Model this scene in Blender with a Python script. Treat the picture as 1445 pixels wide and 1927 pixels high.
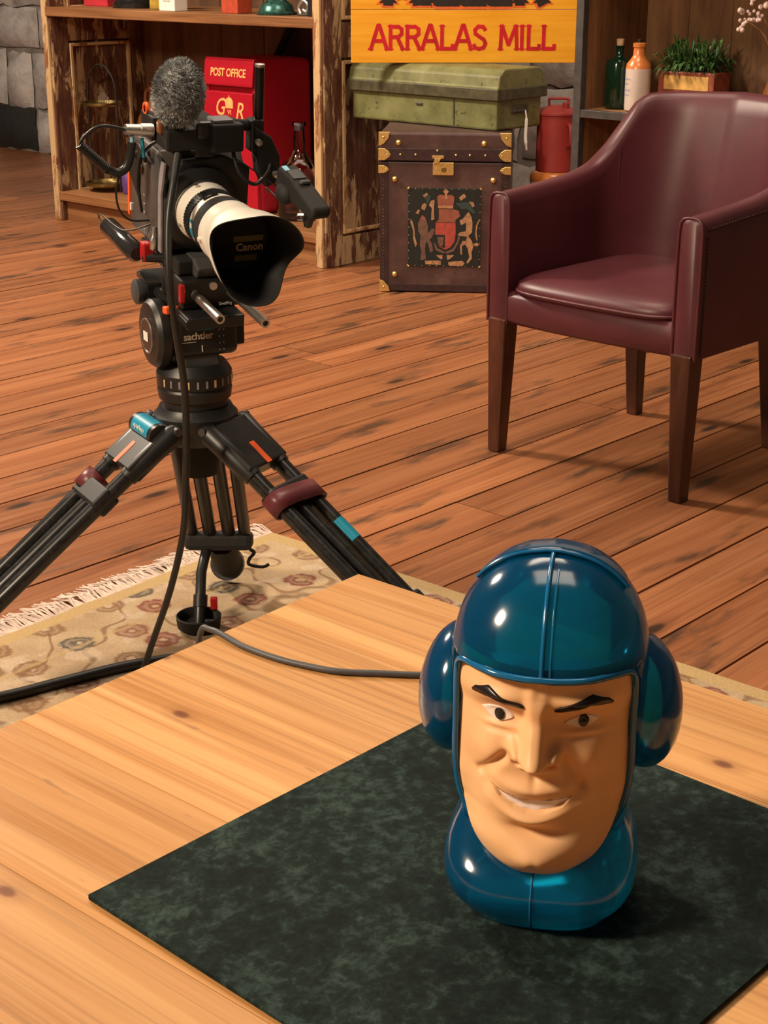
import bpy, bmesh, math, random
from mathutils import Matrix, Vector
random.seed(7)
R = math.radians
for o in list(bpy.data.objects): bpy.data.objects.remove(o)
scene = bpy.context.scene
COL = scene.collection
PI = math.pi

# ------------------------------------------------------------------ camera
cd = bpy.data.cameras.new('camera'); cam = bpy.data.objects.new('camera', cd); COL.objects.link(cam)
cam.location = (0, 0, 1.2); cam.rotation_euler = (R(90 - 19.94), 0, 0)
cd.sensor_fit = 'HORIZONTAL'; cd.sensor_width = 36.0; cd.lens = 2930 / 1445 * 36.0
cd.clip_start = 0.02; cd.clip_end = 100
scene.camera = cam
# ------------------------------------------------------------------ world and lights
w = bpy.data.worlds.new('room_ambient'); scene.world = w; w.use_nodes = True
w.node_tree.nodes['Background'].inputs[0].default_value = (1.0, 0.80, 0.62, 1)
w.node_tree.nodes['Background'].inputs[1].default_value = 0.07
def area(name, loc, target, size, power, col, sizey=None, spread=180):
    l = bpy.data.lights.new(name, 'AREA'); l.energy = power; l.color = col
    l.shape = 'RECTANGLE'; l.size = size; l.size_y = sizey or size; l.spread = R(spread)
    o = bpy.data.objects.new(name, l); COL.objects.link(o); o.location = loc
    d = Vector(target) - Vector(loc); o.rotation_euler = d.to_track_quat('-Z', 'Y').to_euler()
    return o
# studio lamps of the workshop, all above the picture: left of the table, left of the cabinets, and under the roof
area('studio_lamp_left_offscreen', (-3.0, 0.15, 3.1), (0.1, 0.85, 0.75), 0.6, 235, (1.0, 0.79, 0.56))
area('studio_lamp_back_left_offscreen', (-3.0, 5.3, 3.4), (-0.2, 4.6, 0.2), 0.6, 270, (1.0, 0.82, 0.64))
area('roof_lamp_front_offscreen', (0.3, 1.9, 3.8), (0.3, 2.2, 0.0), 1.4, 44, (1.0, 0.80, 0.60))
area('roof_lamp_back_offscreen', (0.2, 4.3, 3.8), (0.2, 5.0, 0.0), 1.4, 72, (1.0, 0.80, 0.60))
scene.view_settings.view_transform = 'Standard'
scene.view_settings.look = 'None'
scene.view_settings.exposure = -0.12
scene.view_settings.gamma = 1.0
scene.view_settings.use_curve_mapping = False

# ------------------------------------------------------------------ mesh helpers
class MB:
    def __init__(s, T=None): s.v = []; s.f = []; s.T = T or Matrix()
    def add(s, vs, fs):
        b = len(s.v); T = s.T
        s.v += [tuple(T @ Vector(p)) for p in vs]; s.f += [tuple(b + i for i in f) for f in fs]; return s
    def box(s, x0, x1, y0, y1, z0, z1):
        return s.add([(x0,y0,z0),(x1,y0,z0),(x1,y1,z0),(x0,y1,z0),(x0,y0,z1),(x1,y0,z1),(x1,y1,z1),(x0,y1,z1)],
                     [(0,3,2,1),(4,5,6,7),(0,1,5,4),(1,2,6,5),(2,3,7,6),(3,0,4,7)])
    def hexa(s, p):
        return s.add(p, [(0,3,2,1),(4,5,6,7),(0,1,5,4),(1,2,6,5),(2,3,7,6),(3,0,4,7)])
    def prism(s, pts, d, axis='y', o=0.0):
        # pts outline in the plane normal to axis, extruded by d along it
        n = len(pts)
        def P(a, b, t):
            return {'y': (a, o + t, b), 'z': (a, b, o + t), 'x': (o + t, a, b)}[axis]
        vs = [P(a, b, 0) for a, b in pts] + [P(a, b, d) for a, b in pts]
        fs = [tuple(range(n)), tuple(range(2*n-1, n-1, -1))] + [(i, n+i, n+(i+1) % n, (i+1) % n) for i in range(n)]
        return s.add(vs, fs)
    def tube(s, pts, r, n=10, caps=True, closed=False):
        pts = [Vector(p) for p in pts]; m = len(pts)
        rs = r if isinstance(r, (list, tuple)) else [r]*m
        vs = []; fs = []
        def tan(i):
            if closed: return (pts[(i+1) % m]-pts[i-1]).normalized()
            a = pts[max(i-1, 0)]; b = pts[min(i+1, m-1)]; return (b-a).normalized()
        t0 = tan(0); up = Vector((0,0,1)) if abs(t0.z) < .9 else Vector((1,0,0))
        nrm = (up - t0*up.dot(t0)).normalized()
        for i in range(m):
            t = tan(i); nrm = (nrm - t*nrm.dot(t)).normalized(); b = t.cross(nrm)
            for k in range(n):
                a = 2*PI*k/n; vs.append(pts[i] + (nrm*math.cos(a)+b*math.sin(a))*rs[i])
        for i in range(m if closed else m-1):
            j = (i+1) % m
            for k in range(n):
                fs.append((i*n+k, i*n+(k+1) % n, j*n+(k+1) % n, j*n+k))
        if caps and not closed:
            fs.append(tuple(reversed(range(n)))); fs.append(tuple((m-1)*n+k for k in range(n)))
        return s.add(vs, fs)
    def cyl(s, p0, p1, r0, r1=None, n=16): return s.tube([p0, p1], [r0, r0 if r1 is None else r1], n)
    def lathe(s, prof, n=24, axis='z', o=(0,0,0), caps=True, fn=None):
        vs = []; fs = []; m = len(prof)
        for i, (r, z) in enumerate(prof):
            for k in range(n):
                a = 2*PI*k/n; zz = z if fn is None else fn(i, a, z)
                p = {'z': (r*math.cos(a), r*math.sin(a), zz), 'y': (r*math.sin(a), zz, r*math.cos(a)), 'x': (zz, r*math.cos(a), r*math.sin(a))}[axis]
                vs.append((p[0]+o[0], p[1]+o[1], p[2]+o[2]))
        for i in range(m-1):
            for k in range(n): fs.append((i*n+k, i*n+(k+1) % n, (i+1)*n+(k+1) % n, (i+1)*n+k))
        if caps:
            fs.append(tuple(reversed(range(n)))); fs.append(tuple((m-1)*n+k for k in range(n)))
        return s.add(vs, fs)
    def ball(s, c, r, nu=16, nv=10):
        if not isinstance(r, (tuple, list)): r = (r, r, r)
        vs = [(c[0], c[1], c[2]-r[2])]; fs = []
        for j in range(1, nv):
            b = -PI/2 + PI*j/nv
            for k in range(nu):
                a = 2*PI*k/nu; vs.append((c[0]+r[0]*math.cos(b)*math.cos(a), c[1]+r[1]*math.cos(b)*math.sin(a), c[2]+r[2]*math.sin(b)))
        vs.append((c[0], c[1], c[2]+r[2])); top = len(vs)-1
        for k in range(nu): fs.append((0, 1+(k+1) % nu, 1+k))
        for j in range(nv-2):
            for k in range(nu):
                a = 1+j*nu; fs.append((a+k, a+(k+1) % nu, a+nu+(k+1) % nu, a+nu+k))
        a = 1+(nv-2)*nu
        for k in range(nu): fs.append((a+k, a+(k+1) % nu, top))
        return s.add(vs, fs)
    def grid(s, fn, nu, nv, closeu=False):
        vs = [fn(i, j) for j in range(nv) for i in range(nu)]; fs = []
        for j in range(nv-1):
            for i in range(nu if closeu else nu-1):
                fs.append((j*nu+i, j*nu+(i+1) % nu, (j+1)*nu+(i+1) % nu, (j+1)*nu+i))
        return s.add(vs, fs)
    def mesh(s, name, material, smooth=0):
        me = bpy.data.meshes.new(name); me.from_pydata(s.v, [], s.f)
        bm = bmesh.new(); bm.from_mesh(me); bmesh.ops.recalc_face_normals(bm, faces=bm.faces); bm.to_mesh(me); bm.free()
        if material: me.materials.append(material)
        if smooth:
            for p in me.polygons: p.use_smooth = True
            me.set_sharp_from_angle(angle=R(smooth))
        return me
    def build(s, name, material, parent=None, smooth=0, bevel=0, seg=2, loc=None, rot=None):
        o = bpy.data.objects.new(name, s.mesh(name, material, smooth)); COL.objects.link(o)
        if parent: o.parent = parent
        if loc: o.location = loc
        if rot: o.rotation_euler = rot
        if bevel:
            m = o.modifiers.new('edge', 'BEVEL'); m.width = bevel; m.segments = seg; m.limit_method = 'ANGLE'; m.angle_limit = R(35)
        return o
def tag(o, label=None, cat=None, group=None, kind=None):
    if label: o['label'] = label
    if cat: o['category'] = cat
    if group: o['group'] = group
    if kind: o['kind'] = kind
    return o
def thing(name, loc, rz, label, cat, group=None, rx=0):
    o = bpy.data.objects.new(name, None); COL.objects.link(o); o.empty_display_size = .05
    o.location = loc; o.rotation_mode = 'XYZ'; o.rotation_euler = (R(rx), 0, R(rz)); return tag(o, label, cat, group)
def spline(pts, n=8):
    P = [Vector(p) for p in pts]; out = []
    for i in range(len(P)-1):
        p0 = P[max(i-1, 0)]; p1 = P[i]; p2 = P[i+1]; p3 = P[min(i+2, len(P)-1)]
        for k in range(n):
            t = k/n; out.append(.5*((2*p1)+(p2-p0)*t+(2*p0-5*p1+4*p2-p3)*t*t+(3*p1-p0-3*p2+p3)*t*t*t))
    out.append(P[-1]); return out
_hs = {}
def lerp_tab(tab, z):
    # monotone cubic through a table of (z, value)
    key = id(tab)
    if key not in _hs:
        d = [(b[1]-a[1])/(b[0]-a[0]) for a, b in zip(tab, tab[1:])]; m = [d[0]]
        for k in range(1, len(d)): m.append(0.0 if d[k-1]*d[k] <= 0 else 2*d[k-1]*d[k]/(d[k-1]+d[k]))
        _hs[key] = (m + [d[-1]], tab)
    m = _hs[key][0]
    if z <= tab[0][0]: return tab[0][1]
    for k, ((a, u), (b, v)) in enumerate(zip(tab, tab[1:])):
        if z <= b:
            h = b-a; t = (z-a)/h; t2 = t*t; t3 = t2*t
            return (2*t3-3*t2+1)*u+(t3-2*t2+t)*h*m[k]+(3*t2-2*t3)*v+(t3-t2)*h*m[k+1]
    return tab[-1][1]
def text(name, s, size, M, material, parent, sx=1.0, shear=0, ext=.0004, align='CENTER', off=0.0):
    c = bpy.data.curves.new(name, 'FONT'); c.body = s; c.size = size; c.extrude = ext; c.shear = shear; c.align_x = align; c.resolution_u = 3; c.offset = off
    tmp = bpy.data.objects.new(name, c); me = bpy.data.meshes.new_from_object(tmp); bpy.data.objects.remove(tmp)
    me.transform(M @ Matrix.Diagonal((sx, 1, 1, 1))); me.materials.clear(); me.materials.append(material); me.name = name
    o = bpy.data.objects.new(name, me); COL.objects.link(o); o.parent = parent; return o
def M_(x, y, z, rx=0, ry=0, rz=0):
    return Matrix.Translation((x, y, z)) @ Matrix.Rotation(R(rz), 4, 'Z') @ Matrix.Rotation(R(ry), 4, 'Y') @ Matrix.Rotation(R(rx), 4, 'X')

# ------------------------------------------------------------------ material helpers
class NT:
    def __init__(s, name):
        s.m = bpy.data.materials.new(name); s.m.use_nodes = True; s.t = s.m.node_tree; s.p = s.t.nodes['Principled BSDF']; s.out = s.t.nodes['Material Output']
    def n(s, typ, **kw):
        x = s.t.nodes.new(typ)
        for k, v in kw.items(): setattr(x, k, v)
        return x
    def l(s, a, b): s.t.links.new(a, b)
    def coords(s, scale=(1,1,1), rnd=0.0, rot=(0,0,0)):
        tc = s.n('ShaderNodeTexCoord'); mp = s.n('ShaderNodeMapping'); mp.inputs['Scale'].default_value = scale; mp.inputs['Rotation'].default_value = rot
        s.l(tc.outputs['Object'], mp.inputs['Vector'])
        if rnd:
            oi = s.n('ShaderNodeObjectInfo'); ml = s.n('ShaderNodeMath', operation='MULTIPLY'); ml.inputs[1].default_value = rnd
            s.l(oi.outputs['Random'], ml.inputs[0]); s.l(ml.outputs[0], mp.inputs['Location'])
        return mp.outputs['Vector']
    def noise(s, vec, scale, detail=4, rough=.55, dist=0):
        x = s.n('ShaderNodeTexNoise'); x.inputs['Scale'].default_value = scale; x.inputs['Detail'].default_value = detail
        x.inputs['Roughness'].default_value = rough; x.inputs['Distortion'].default_value = dist
        s.l(vec, x.inputs['Vector']); return x.outputs['Fac']
    def vor(s, vec, scale, out='Distance', feature='F1', rand=1, dim='3D'):
        x = s.n('ShaderNodeTexVoronoi', feature=feature, voronoi_dimensions=dim); x.inputs['Scale'].default_value = scale; x.inputs['Randomness'].default_value = rand
        s.l(vec, x.inputs['Vector']); return x.outputs[out]
    def ramp(s, fac, stops, interp='LINEAR'):
        x = s.n('ShaderNodeValToRGB'); x.color_ramp.interpolation = interp; e = x.color_ramp.elements
        while len(e) < len(stops): e.new(.5)
        for k, (p, c) in enumerate(stops):
            e[k].position = p
            if not isinstance(c, (tuple, list)): c = (c, c, c)
            e[k].color = (*c[:3], 1)
        s.l(fac, x.inputs['Fac']); return x.outputs['Color']
    def mix(s, fac, a, b, blend='MIX'):
        x = s.n('ShaderNodeMix', data_type='RGBA', blend_type=blend)
        for sock, v in ((x.inputs[0], fac), (x.inputs[6], a), (x.inputs[7], b)):
            if hasattr(v, 'is_output'): s.l(v, sock)
            elif isinstance(v, (tuple, list)): sock.default_value = (*v[:3], 1)
            else: sock.default_value = v
        return x.outputs[2]
    def math(s, op, a, b=0.0):
        x = s.n('ShaderNodeMath', operation=op)
        for sock, v in ((x.inputs[0], a), (x.inputs[1], b)):
            if hasattr(v, 'is_output'): s.l(v, sock)
            else: sock.default_value = v
        return x.outputs[0]
    def bump(s, h, strength=.3, dist=.002):
        x = s.n('ShaderNodeBump'); x.inputs['Strength'].default_value = strength; x.inputs['Distance'].default_value = dist
        s.l(h, x.inputs['Height']); s.l(x.outputs['Normal'], s.p.inputs['Normal'])
    def set(s, col=None, rough=None, metal=None, spec=None, coat=None):
        for k, v in (('Base Color', col), ('Roughness', rough), ('Metallic', metal), ('Specular IOR Level', spec), ('Coat Weight', coat)):
            if v is None: continue
            i = s.p.inputs[k]
            if hasattr(v, 'is_output'): s.l(v, i)
            elif isinstance(v, (tuple, list)): i.default_value = (*v[:3], 1)
            else: i.default_value = v
        return s.m
def plain(name, col, rough=.5, metal=0, var=.18, scale=40, spec=.5, coat=0, bump=0):
    t = NT(name); v = t.coords(); nz = t.noise(v, scale, 3)
    c = t.ramp(nz, [(.3, tuple(x*(1-var) for x in col)), (.7, tuple(min(1, x*(1+var)) for x in col))])
    if bump: t.bump(nz, bump, .001)
    return t.set(c, rough, metal, spec, coat)
def wood(name, c1, c2, c3, grain=(2, 30, 30), rough=.45, rnd=37.0, knots=None, stain=None, tone=.25, spec=.4, nick=None):
    t = NT(name); v = t.coords(grain, rnd); v2 = t.coords((1, 1, 1), rnd)
    g = t.noise(v, 1.0, 6, .62, .6)
    col = t.ramp(g, [(.28, c3), (.46, c1), (.62, c2), (.8, c1)])
    big = t.noise(t.coords(tuple(k*.14 for k in grain), rnd), 1.0, 3, .5, .8)
    col = t.mix(t.ramp(big, [(.35, 0), (.7, .5)]), col, tuple((a+b)/2*.75 for a, b in zip(c1, c3)))
    fg = t.noise(t.coords((grain[0]*1.6, grain[1]*4.5, grain[2]*4.5), rnd), 1.0, 3, .6, .3)
    col = t.mix(t.ramp(fg, [(.50, 0), (.66, .42)]), col, tuple(x*.62 for x in c3))
    oi = t.n('ShaderNodeObjectInfo'); rr = t.ramp(oi.outputs['Random'], [(0, 1-tone), (1, 1+tone*.6)])
    col = t.mix(1.0, col, rr, 'MULTIPLY')
    if knots:
        kv = t.coords(knots[0], rnd); d = t.vor(kv, 1.0, dim='2D'); cc = t.vor(kv, 1.0, 'Color', dim='2D')
        sp = t.n('ShaderNodeSeparateColor'); t.l(cc, sp.inputs[0])
        on = t.math('GREATER_THAN', sp.outputs[0], knots[1])
        core = t.ramp(d, [(0, 1), (knots[2], .9), (knots[2]*1.7, .25), (knots[2]*4, 0)])
        col = t.mix(t.math('MULTIPLY', core, on), col, knots[3])
    if stain:
        st = t.noise(t.coords(stain[0], rnd*1.7), 1.0, 5, .6)
        col = t.mix(t.ramp(st, [(stain[1], 0), (stain[1]+.12, stain[2])]), col, stain[3])
    if nick:
        nk = t.noise(t.coords(nick[0], rnd*.7), 1.0, 3, .5)
        col = t.mix(t.ramp(nk, [(nick[1], 0), (nick[1]+.03, nick[2])]), col, nick[3])
    t.bump(g, .12, .001)
    return t.set(col, t.ramp(g, [(.3, rough-.08), (.7, rough+.1)]), 0, spec)

MAT = {}
MAT['pine'] = wood('pine', (.58,.285,.098), (.68,.37,.14), (.42,.185,.055), (1.5, 48, 48), .40, knots=((7, 12, 1), .45, .036, (.17,.055,.02)), tone=.10, nick=((14, 70, 70), .72, .5, (.25,.12,.05)))
MAT['pine_edge'] = plain('pine_edge', (.5,.27,.11), .5)
MAT['floor'] = wood('floor', (.34,.126,.050), (.41,.163,.066), (.23,.080,.033), (1.0, 22, 22), .42, knots=((2.2, 6.5, 1), .78, .06, (.035,.018,.012)), stain=((3.0, 12, 12), .56, .85, (.060,.034,.022)), tone=.20, nick=((12, 60, 60), .75, .7, (.05,.025,.015)))
MAT['floor_gap'] = plain('floor_gap', (.085,.045,.026), .9)
MAT['shelf_wood'] = wood('shelf_wood', (.30,.13,.05), (.40,.19,.075), (.19,.075,.028), (1.2, 24, 24), .5)
MAT['case_wood'] = wood('case_wood', (.24,.11,.045), (.32,.16,.065), (.13,.055,.022), (16, 16, 1.5), .55)
MAT['dark_wood'] = wood('dark_wood', (.15,.072,.034), (.20,.10,.048), (.09,.040,.018), (12, 12, 1.2), .6)
MAT['leg_wood'] = wood('leg_wood', (.085,.026,.014), (.115,.038,.020), (.045,.014,.008), (30, 30, 2.5), .33, spec=.5)
def worn(name, dark=(.075,.028,.017), cream=(.42,.28,.15), amt=.52, g=(16, 16, 4.0), mid=(.16,.085,.04)):
    t = NT(name); v = t.coords(g, 5.0)
    a = t.noise(v, 1.0, 6, .68, .4); b = t.noise(t.coords((g[0]*2.2, g[1]*2.2, g[2]*1.7), 9.0), 1.0, 5, .6, .3)
    col = t.ramp(b, [(.38, dark), (.5, tuple(x*1.5 for x in dark)), (.62, mid)])
    col = t.mix(t.ramp(a, [(amt, 0), (amt+.04, 1)]), col, cream)
    col = t.mix(t.ramp(b, [(.60, 0), (.66, .8)]), col, tuple(x*.45 for x in cream))
    t.bump(a, .35, .003); return t.set(col, .7, 0, .3)
MAT['worn'] = worn('worn_paint')
MAT['worn_edge'] = worn('worn_edge', (.20,.085,.035), (.55,.37,.19), .44, (20, 20, 4), (.36,.20,.09))
MAT['stone'] = NT('stone')
def stone():
    t = NT('painted_stone'); v = t.coords((1,1,1), 11.0)
    a = t.noise(v, 6, 7, .65, .3); b = t.noise(v, 28, 5, .6)
    col = t.ramp(a, [(.3, (.36,.33,.32)), (.5, (.62,.58,.56)), (.7, (.76,.71,.68))])
    col = t.mix(t.ramp(b, [(.60, 0), (.72, .5)]), col, (.25,.23,.22))
    t.bump(b, .6, .01); return t.set(col, .85, 0, .2)
MAT['stone'] = stone()
MAT['mortar'] = plain('mortar', (.30,.27,.25), .9, var=.3, scale=9)
MAT['stone_dark'] = plain('stone_dark', (.03,.03,.03), .8)
MAT['black'] = plain('black_plastic', (.012,.012,.012), .42)
MAT['black_gloss'] = plain('black_gloss', (.010,.010,.010), .18)
MAT['black_matt'] = plain('black_matt', (.010,.0095,.009), .75)
MAT['black_bronze'] = plain('black_bronze', (.022,.021,.020), .35, .1)
MAT['grey_body'] = plain('grey_body', (.080,.066,.060), .42)
MAT['grey_light'] = plain('grey_light', (.26,.245,.27), .4)
MAT['grey_mid'] = plain('grey_mid', (.055,.055,.058), .5)
MAT['steel'] = plain('steel', (.66,.63,.60), .38, 1.0, .1)
MAT['steel_dark'] = plain('steel_dark', (.085,.078,.075), .5, .55)
MAT['gold_tube'] = plain('gold_tube', (.022,.021,.020), .14, .0)
MAT['brass'] = plain('brass', (.86,.62,.24), .36, .9, .15, 90)
MAT['brass_dull'] = plain('brass_dull', (.33,.25,.10), .35, 1.0, .35)
MAT['iron'] = plain('iron', (.02,.018,.016), .6, .4)
MAT['lens_white'] = plain('lens_white', (.74,.70,.62), .38, var=.04)
MAT['sticker_blue'] = plain('sticker_blue', (.012,.27,.42), .35, var=.05)
MAT['white'] = plain('white_print', (.80,.78,.74), .4, var=.04)
MAT['orange'] = plain('orange_tape', (.95,.13,.025), .45, var=.05)
MAT['red_metal'] = plain('red_anodised', (.50,.018,.022), .3, .2)
MAT['tape_yellow'] = plain('tape_yellow', (.20,.15,.015), .45, var=.1)
MAT['gold_print'] = plain('gold_print', (.72,.50,.26), .4)
MAT['grey_print'] = plain('grey_print', (.50,.41,.32), .5)
def carbon():
    t = NT('carbon_tube'); v = t.coords((25, 25, 25)); a = t.noise(v, 2.5, 4, .6, 1.0)
    return t.set(t.ramp(a, [(.4, (.008,.008,.008)), (.62, (.020,.019,.019)), (.78, (.050,.047,.047))]), .26, 0, .6)
MAT['carbon'] = carbon()
def leather(name, c, rough=.34):
    t = NT(name); v = t.coords(); d = t.vor(v, 420); a = t.noise(v, 5, 4, .6)
    col = t.ramp(a, [(.3, tuple(x*.8 for x in c)), (.7, tuple(x*1.25 for x in c))]); t.bump(d, .10, .0006)
    return t.set(col, rough, 0, .5)
MAT['burgundy'] = leather('burgundy_leather', (.082,.0155,.022), .43)
MAT['burgundy_seam'] = plain('burgundy_seam', (.035,.008,.010), .6)
MAT['strap'] = leather('strap_leather', (.13,.025,.032), .4)
def trunkleather():
    t = NT('trunk_leather'); v = t.coords(); a = t.noise(v, 7, 5, .65); b = t.noise(v, 60, 4, .6)
    col = t.ramp(a, [(.3, (.045,.020,.020)), (.55, (.085,.042,.038)), (.75, (.15,.082,.068))])
    col = t.mix(t.ramp(b, [(.55, 0), (.75, .4)]), col, (.03,.013,.013)); t.bump(b, .2, .001); return t.set(col, .42, 0, .5)
MAT['trunk'] = trunkleather()
MAT['trunk_dark'] = plain('trunk_dark', (.035,.015,.016), .45, var=.3)
MAT['panel_dark'] = plain('panel_dark', (.010,.014,.013), .5, var=.3)
def tin():
    t = NT('green_tin'); v = t.coords((1,1,1)); a = t.noise(v, 9, 6, .65); b = t.noise(v, 34, 5, .7)
    col = t.ramp(a, [(.3, (.10,.10,.035)), (.52, (.17,.17,.065)), (.72, (.23,.24,.10))])
    col = t.mix(t.ramp(b, [(.60, 0), (.68, .85)]), col, (.035,.022,.012)); t.bump(b, .2, .001); return t.set(col, .5, 0, .4)
MAT['tin'] = tin()
MAT['tin_dark'] = plain('tin_dark', (.06,.052,.025), .55, var=.5, scale=25)
def signpaint():
    t = NT('sign_yellow'); v = t.coords((3, 3, 40)); a = t.noise(v, 1, 5, .6)
    col = t.ramp(a, [(.3, (.78,.33,.012)), (.7, (.92,.45,.035))]); b = t.noise(t.coords((5,5,5)), 4, 5, .7)
    col = t.mix(t.ramp(b, [(.62, 0), (.8, .35)]), col, (.45,.2,.02)); return t.set(col, .38, 0, .5)
MAT['sign'] = signpaint()
MAT['sign_red'] = plain('sign_red', (.55,.012,.022), .4, var=.2, scale=20)
MAT['sign_black'] = plain('sign_black', (.02,.014,.012), .45)
MAT['sign_orange'] = plain('sign_orange', (.75,.14,.03), .4)
MAT['can_red'] = plain('can_red', (.34,.035,.032), .5, var=.15, scale=12)
MAT['postbox_red'] = plain('postbox_red', (.42,.006,.020), .38, var=.06)
MAT['gold_paint'] = plain('gold_paint', (.85,.50,.16), .45)
MAT['stoneware_cream'] = plain('stoneware_cream', (.62,.52,.46), .3, var=.08, coat=.3)
MAT['stoneware_orange'] = plain('stoneware_orange', (.60,.19,.05), .25, var=.15, coat=.4)
MAT['stoneware_brown'] = plain('stoneware_brown', (.22,.075,.03), .25, var=.2, coat=.4)
MAT['cork'] = plain('cork', (.55,.36,.22), .8)
MAT['blue_print'] = plain('blue_print', (.30,.32,.48), .5)
MAT['bottle_green'] = plain('bottle_green', (.004,.022,.011), .12, spec=.6)
MAT['planter_red'] = plain('planter_red', (.27,.06,.03), .55, var=.3)
MAT['planter_label'] = plain('planter_label', (.62,.36,.10), .5, var=.3, scale=25)
def leafm():
    t = NT('leaf'); a = t.noise(t.coords(), 30, 3); return t.set(t.ramp(a, [(.3, (.012,.045,.010)), (.55, (.035,.10,.022)), (.75, (.14,.26,.07))]), .45, 0, .4)
MAT['leaf'] = leafm()
MAT['coral'] = plain('coral', (.72,.55,.50), .7)
def glass(name, col, rough, gl=.5):
    t = NT(name); tr = t.n('ShaderNodeBsdfTransparent'); tr.inputs[0].default_value = (*col, 1)
    gg = t.n('ShaderNodeBsdfGlossy'); gg.inputs[0].default_value = (1,1,1,1); gg.inputs['Roughness'].default_value = rough
    fr = t.n('ShaderNodeFresnel'); fr.inputs[0].default_value = 1.5
    mx = t.n('ShaderNodeMixShader'); t.l(fr.outputs[0], mx.inputs[0]); t.l(tr.outputs[0], mx.inputs[1]); t.l(gg.outputs[0], mx.inputs[2])
    t.l(mx.outputs[0], t.out.inputs['Surface']); return t.m
MAT['clear_glass'] = glass('clear_glass', (.80,.76,.78), .04)
def bluep():
    t = NT('blue_plastic'); tr = t.n('ShaderNodeBsdfTransparent'); tr.inputs[0].default_value = (.015,.46,.60,1)
    tl = t.n('ShaderNodeBsdfTranslucent'); tl.inputs[0].default_value = (.006,.55,.70,1)
    df = t.n('ShaderNodeBsdfDiffuse'); df.inputs[0].default_value = (.002,.12,.33,1)
    m0 = t.n('ShaderNodeMixShader'); m0.inputs[0].default_value = .55; t.l(df.outputs[0], m0.inputs[1]); t.l(tl.outputs[0], m0.inputs[2])
    m1 = t.n('ShaderNodeMixShader'); m1.inputs[0].default_value = .55
    t.l(tr.outputs[0], m1.inputs[1]); t.l(m0.outputs[0], m1.inputs[2])
    gg = t.n('ShaderNodeBsdfGlossy'); gg.inputs[0].default_value = (.9,.95,1,1); gg.inputs['Roughness'].default_value = .14
    fr = t.n('ShaderNodeFresnel'); fr.inputs[0].default_value = 1.5
    m2 = t.n('ShaderNodeMixShader'); t.l(fr.outputs[0], m2.inputs[0]); t.l(m1.outputs[0], m2.inputs[1]); t.l(gg.outputs[0], m2.inputs[2])
    t.l(m2.outputs[0], t.out.inputs['Surface']); return t.m
MAT['blue'] = bluep()
MAT['blue_rim'] = plain('blue_rim', (.006,.11,.27), .15, spec=.6)
def skin():
    t = NT('skin_vinyl'); a = t.noise(t.coords(), 45, 4, .6); b = t.noise(t.coords(), 160, 2)
    col = t.ramp(a, [(.35, (.80,.46,.225)), (.7, (.84,.50,.26))]); col = t.mix(t.ramp(b, [(.78, 0), (.86, .4)]), col, (.35,.18,.08))
    t.p.inputs['Subsurface Weight'].default_value = .12; t.p.inputs['Subsurface Radius'].default_value = (.006,.003,.0015); t.p.inputs['Subsurface Scale'].default_value = .5
    return t.set(col, .48, 0, .35)
MAT['skin'] = skin()
MAT['paint_black'] = plain('paint_black', (.010,.006,.006), .3)
MAT['eye_white'] = plain('eye_white', (.80,.67,.60), .35, var=.03)
MAT['teeth'] = plain('teeth', (.88,.76,.73), .35, var=.03)
def velvet():
    t = NT('green_suede'); v = t.coords((1,1,1)); a = t.noise(v, 120, 5, .66, .3); b = t.noise(v, 16, 5, .65, .6); c = t.noise(v, 260, 3, .6)
    f = t.math('ADD', t.math('MULTIPLY', a, .55), t.math('MULTIPLY', b, .45))
    col = t.ramp(f, [(.41, (.0025,.0056,.0050)), (.51, (.0070,.0145,.0128)), (.64, (.034,.057,.051))])
    col = t.mix(t.ramp(c, [(.5, 0), (.75, .30)]), col, (.006,.012,.010))
    t.p.inputs['Sheen Weight'].default_value = .03; t.p.inputs['Sheen Tint'].default_value = (.4,.7,.6,1); t.bump(c, .3, .001)
    return t.set(col, .85, 0, .15)
MAT['suede'] = velvet()
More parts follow.
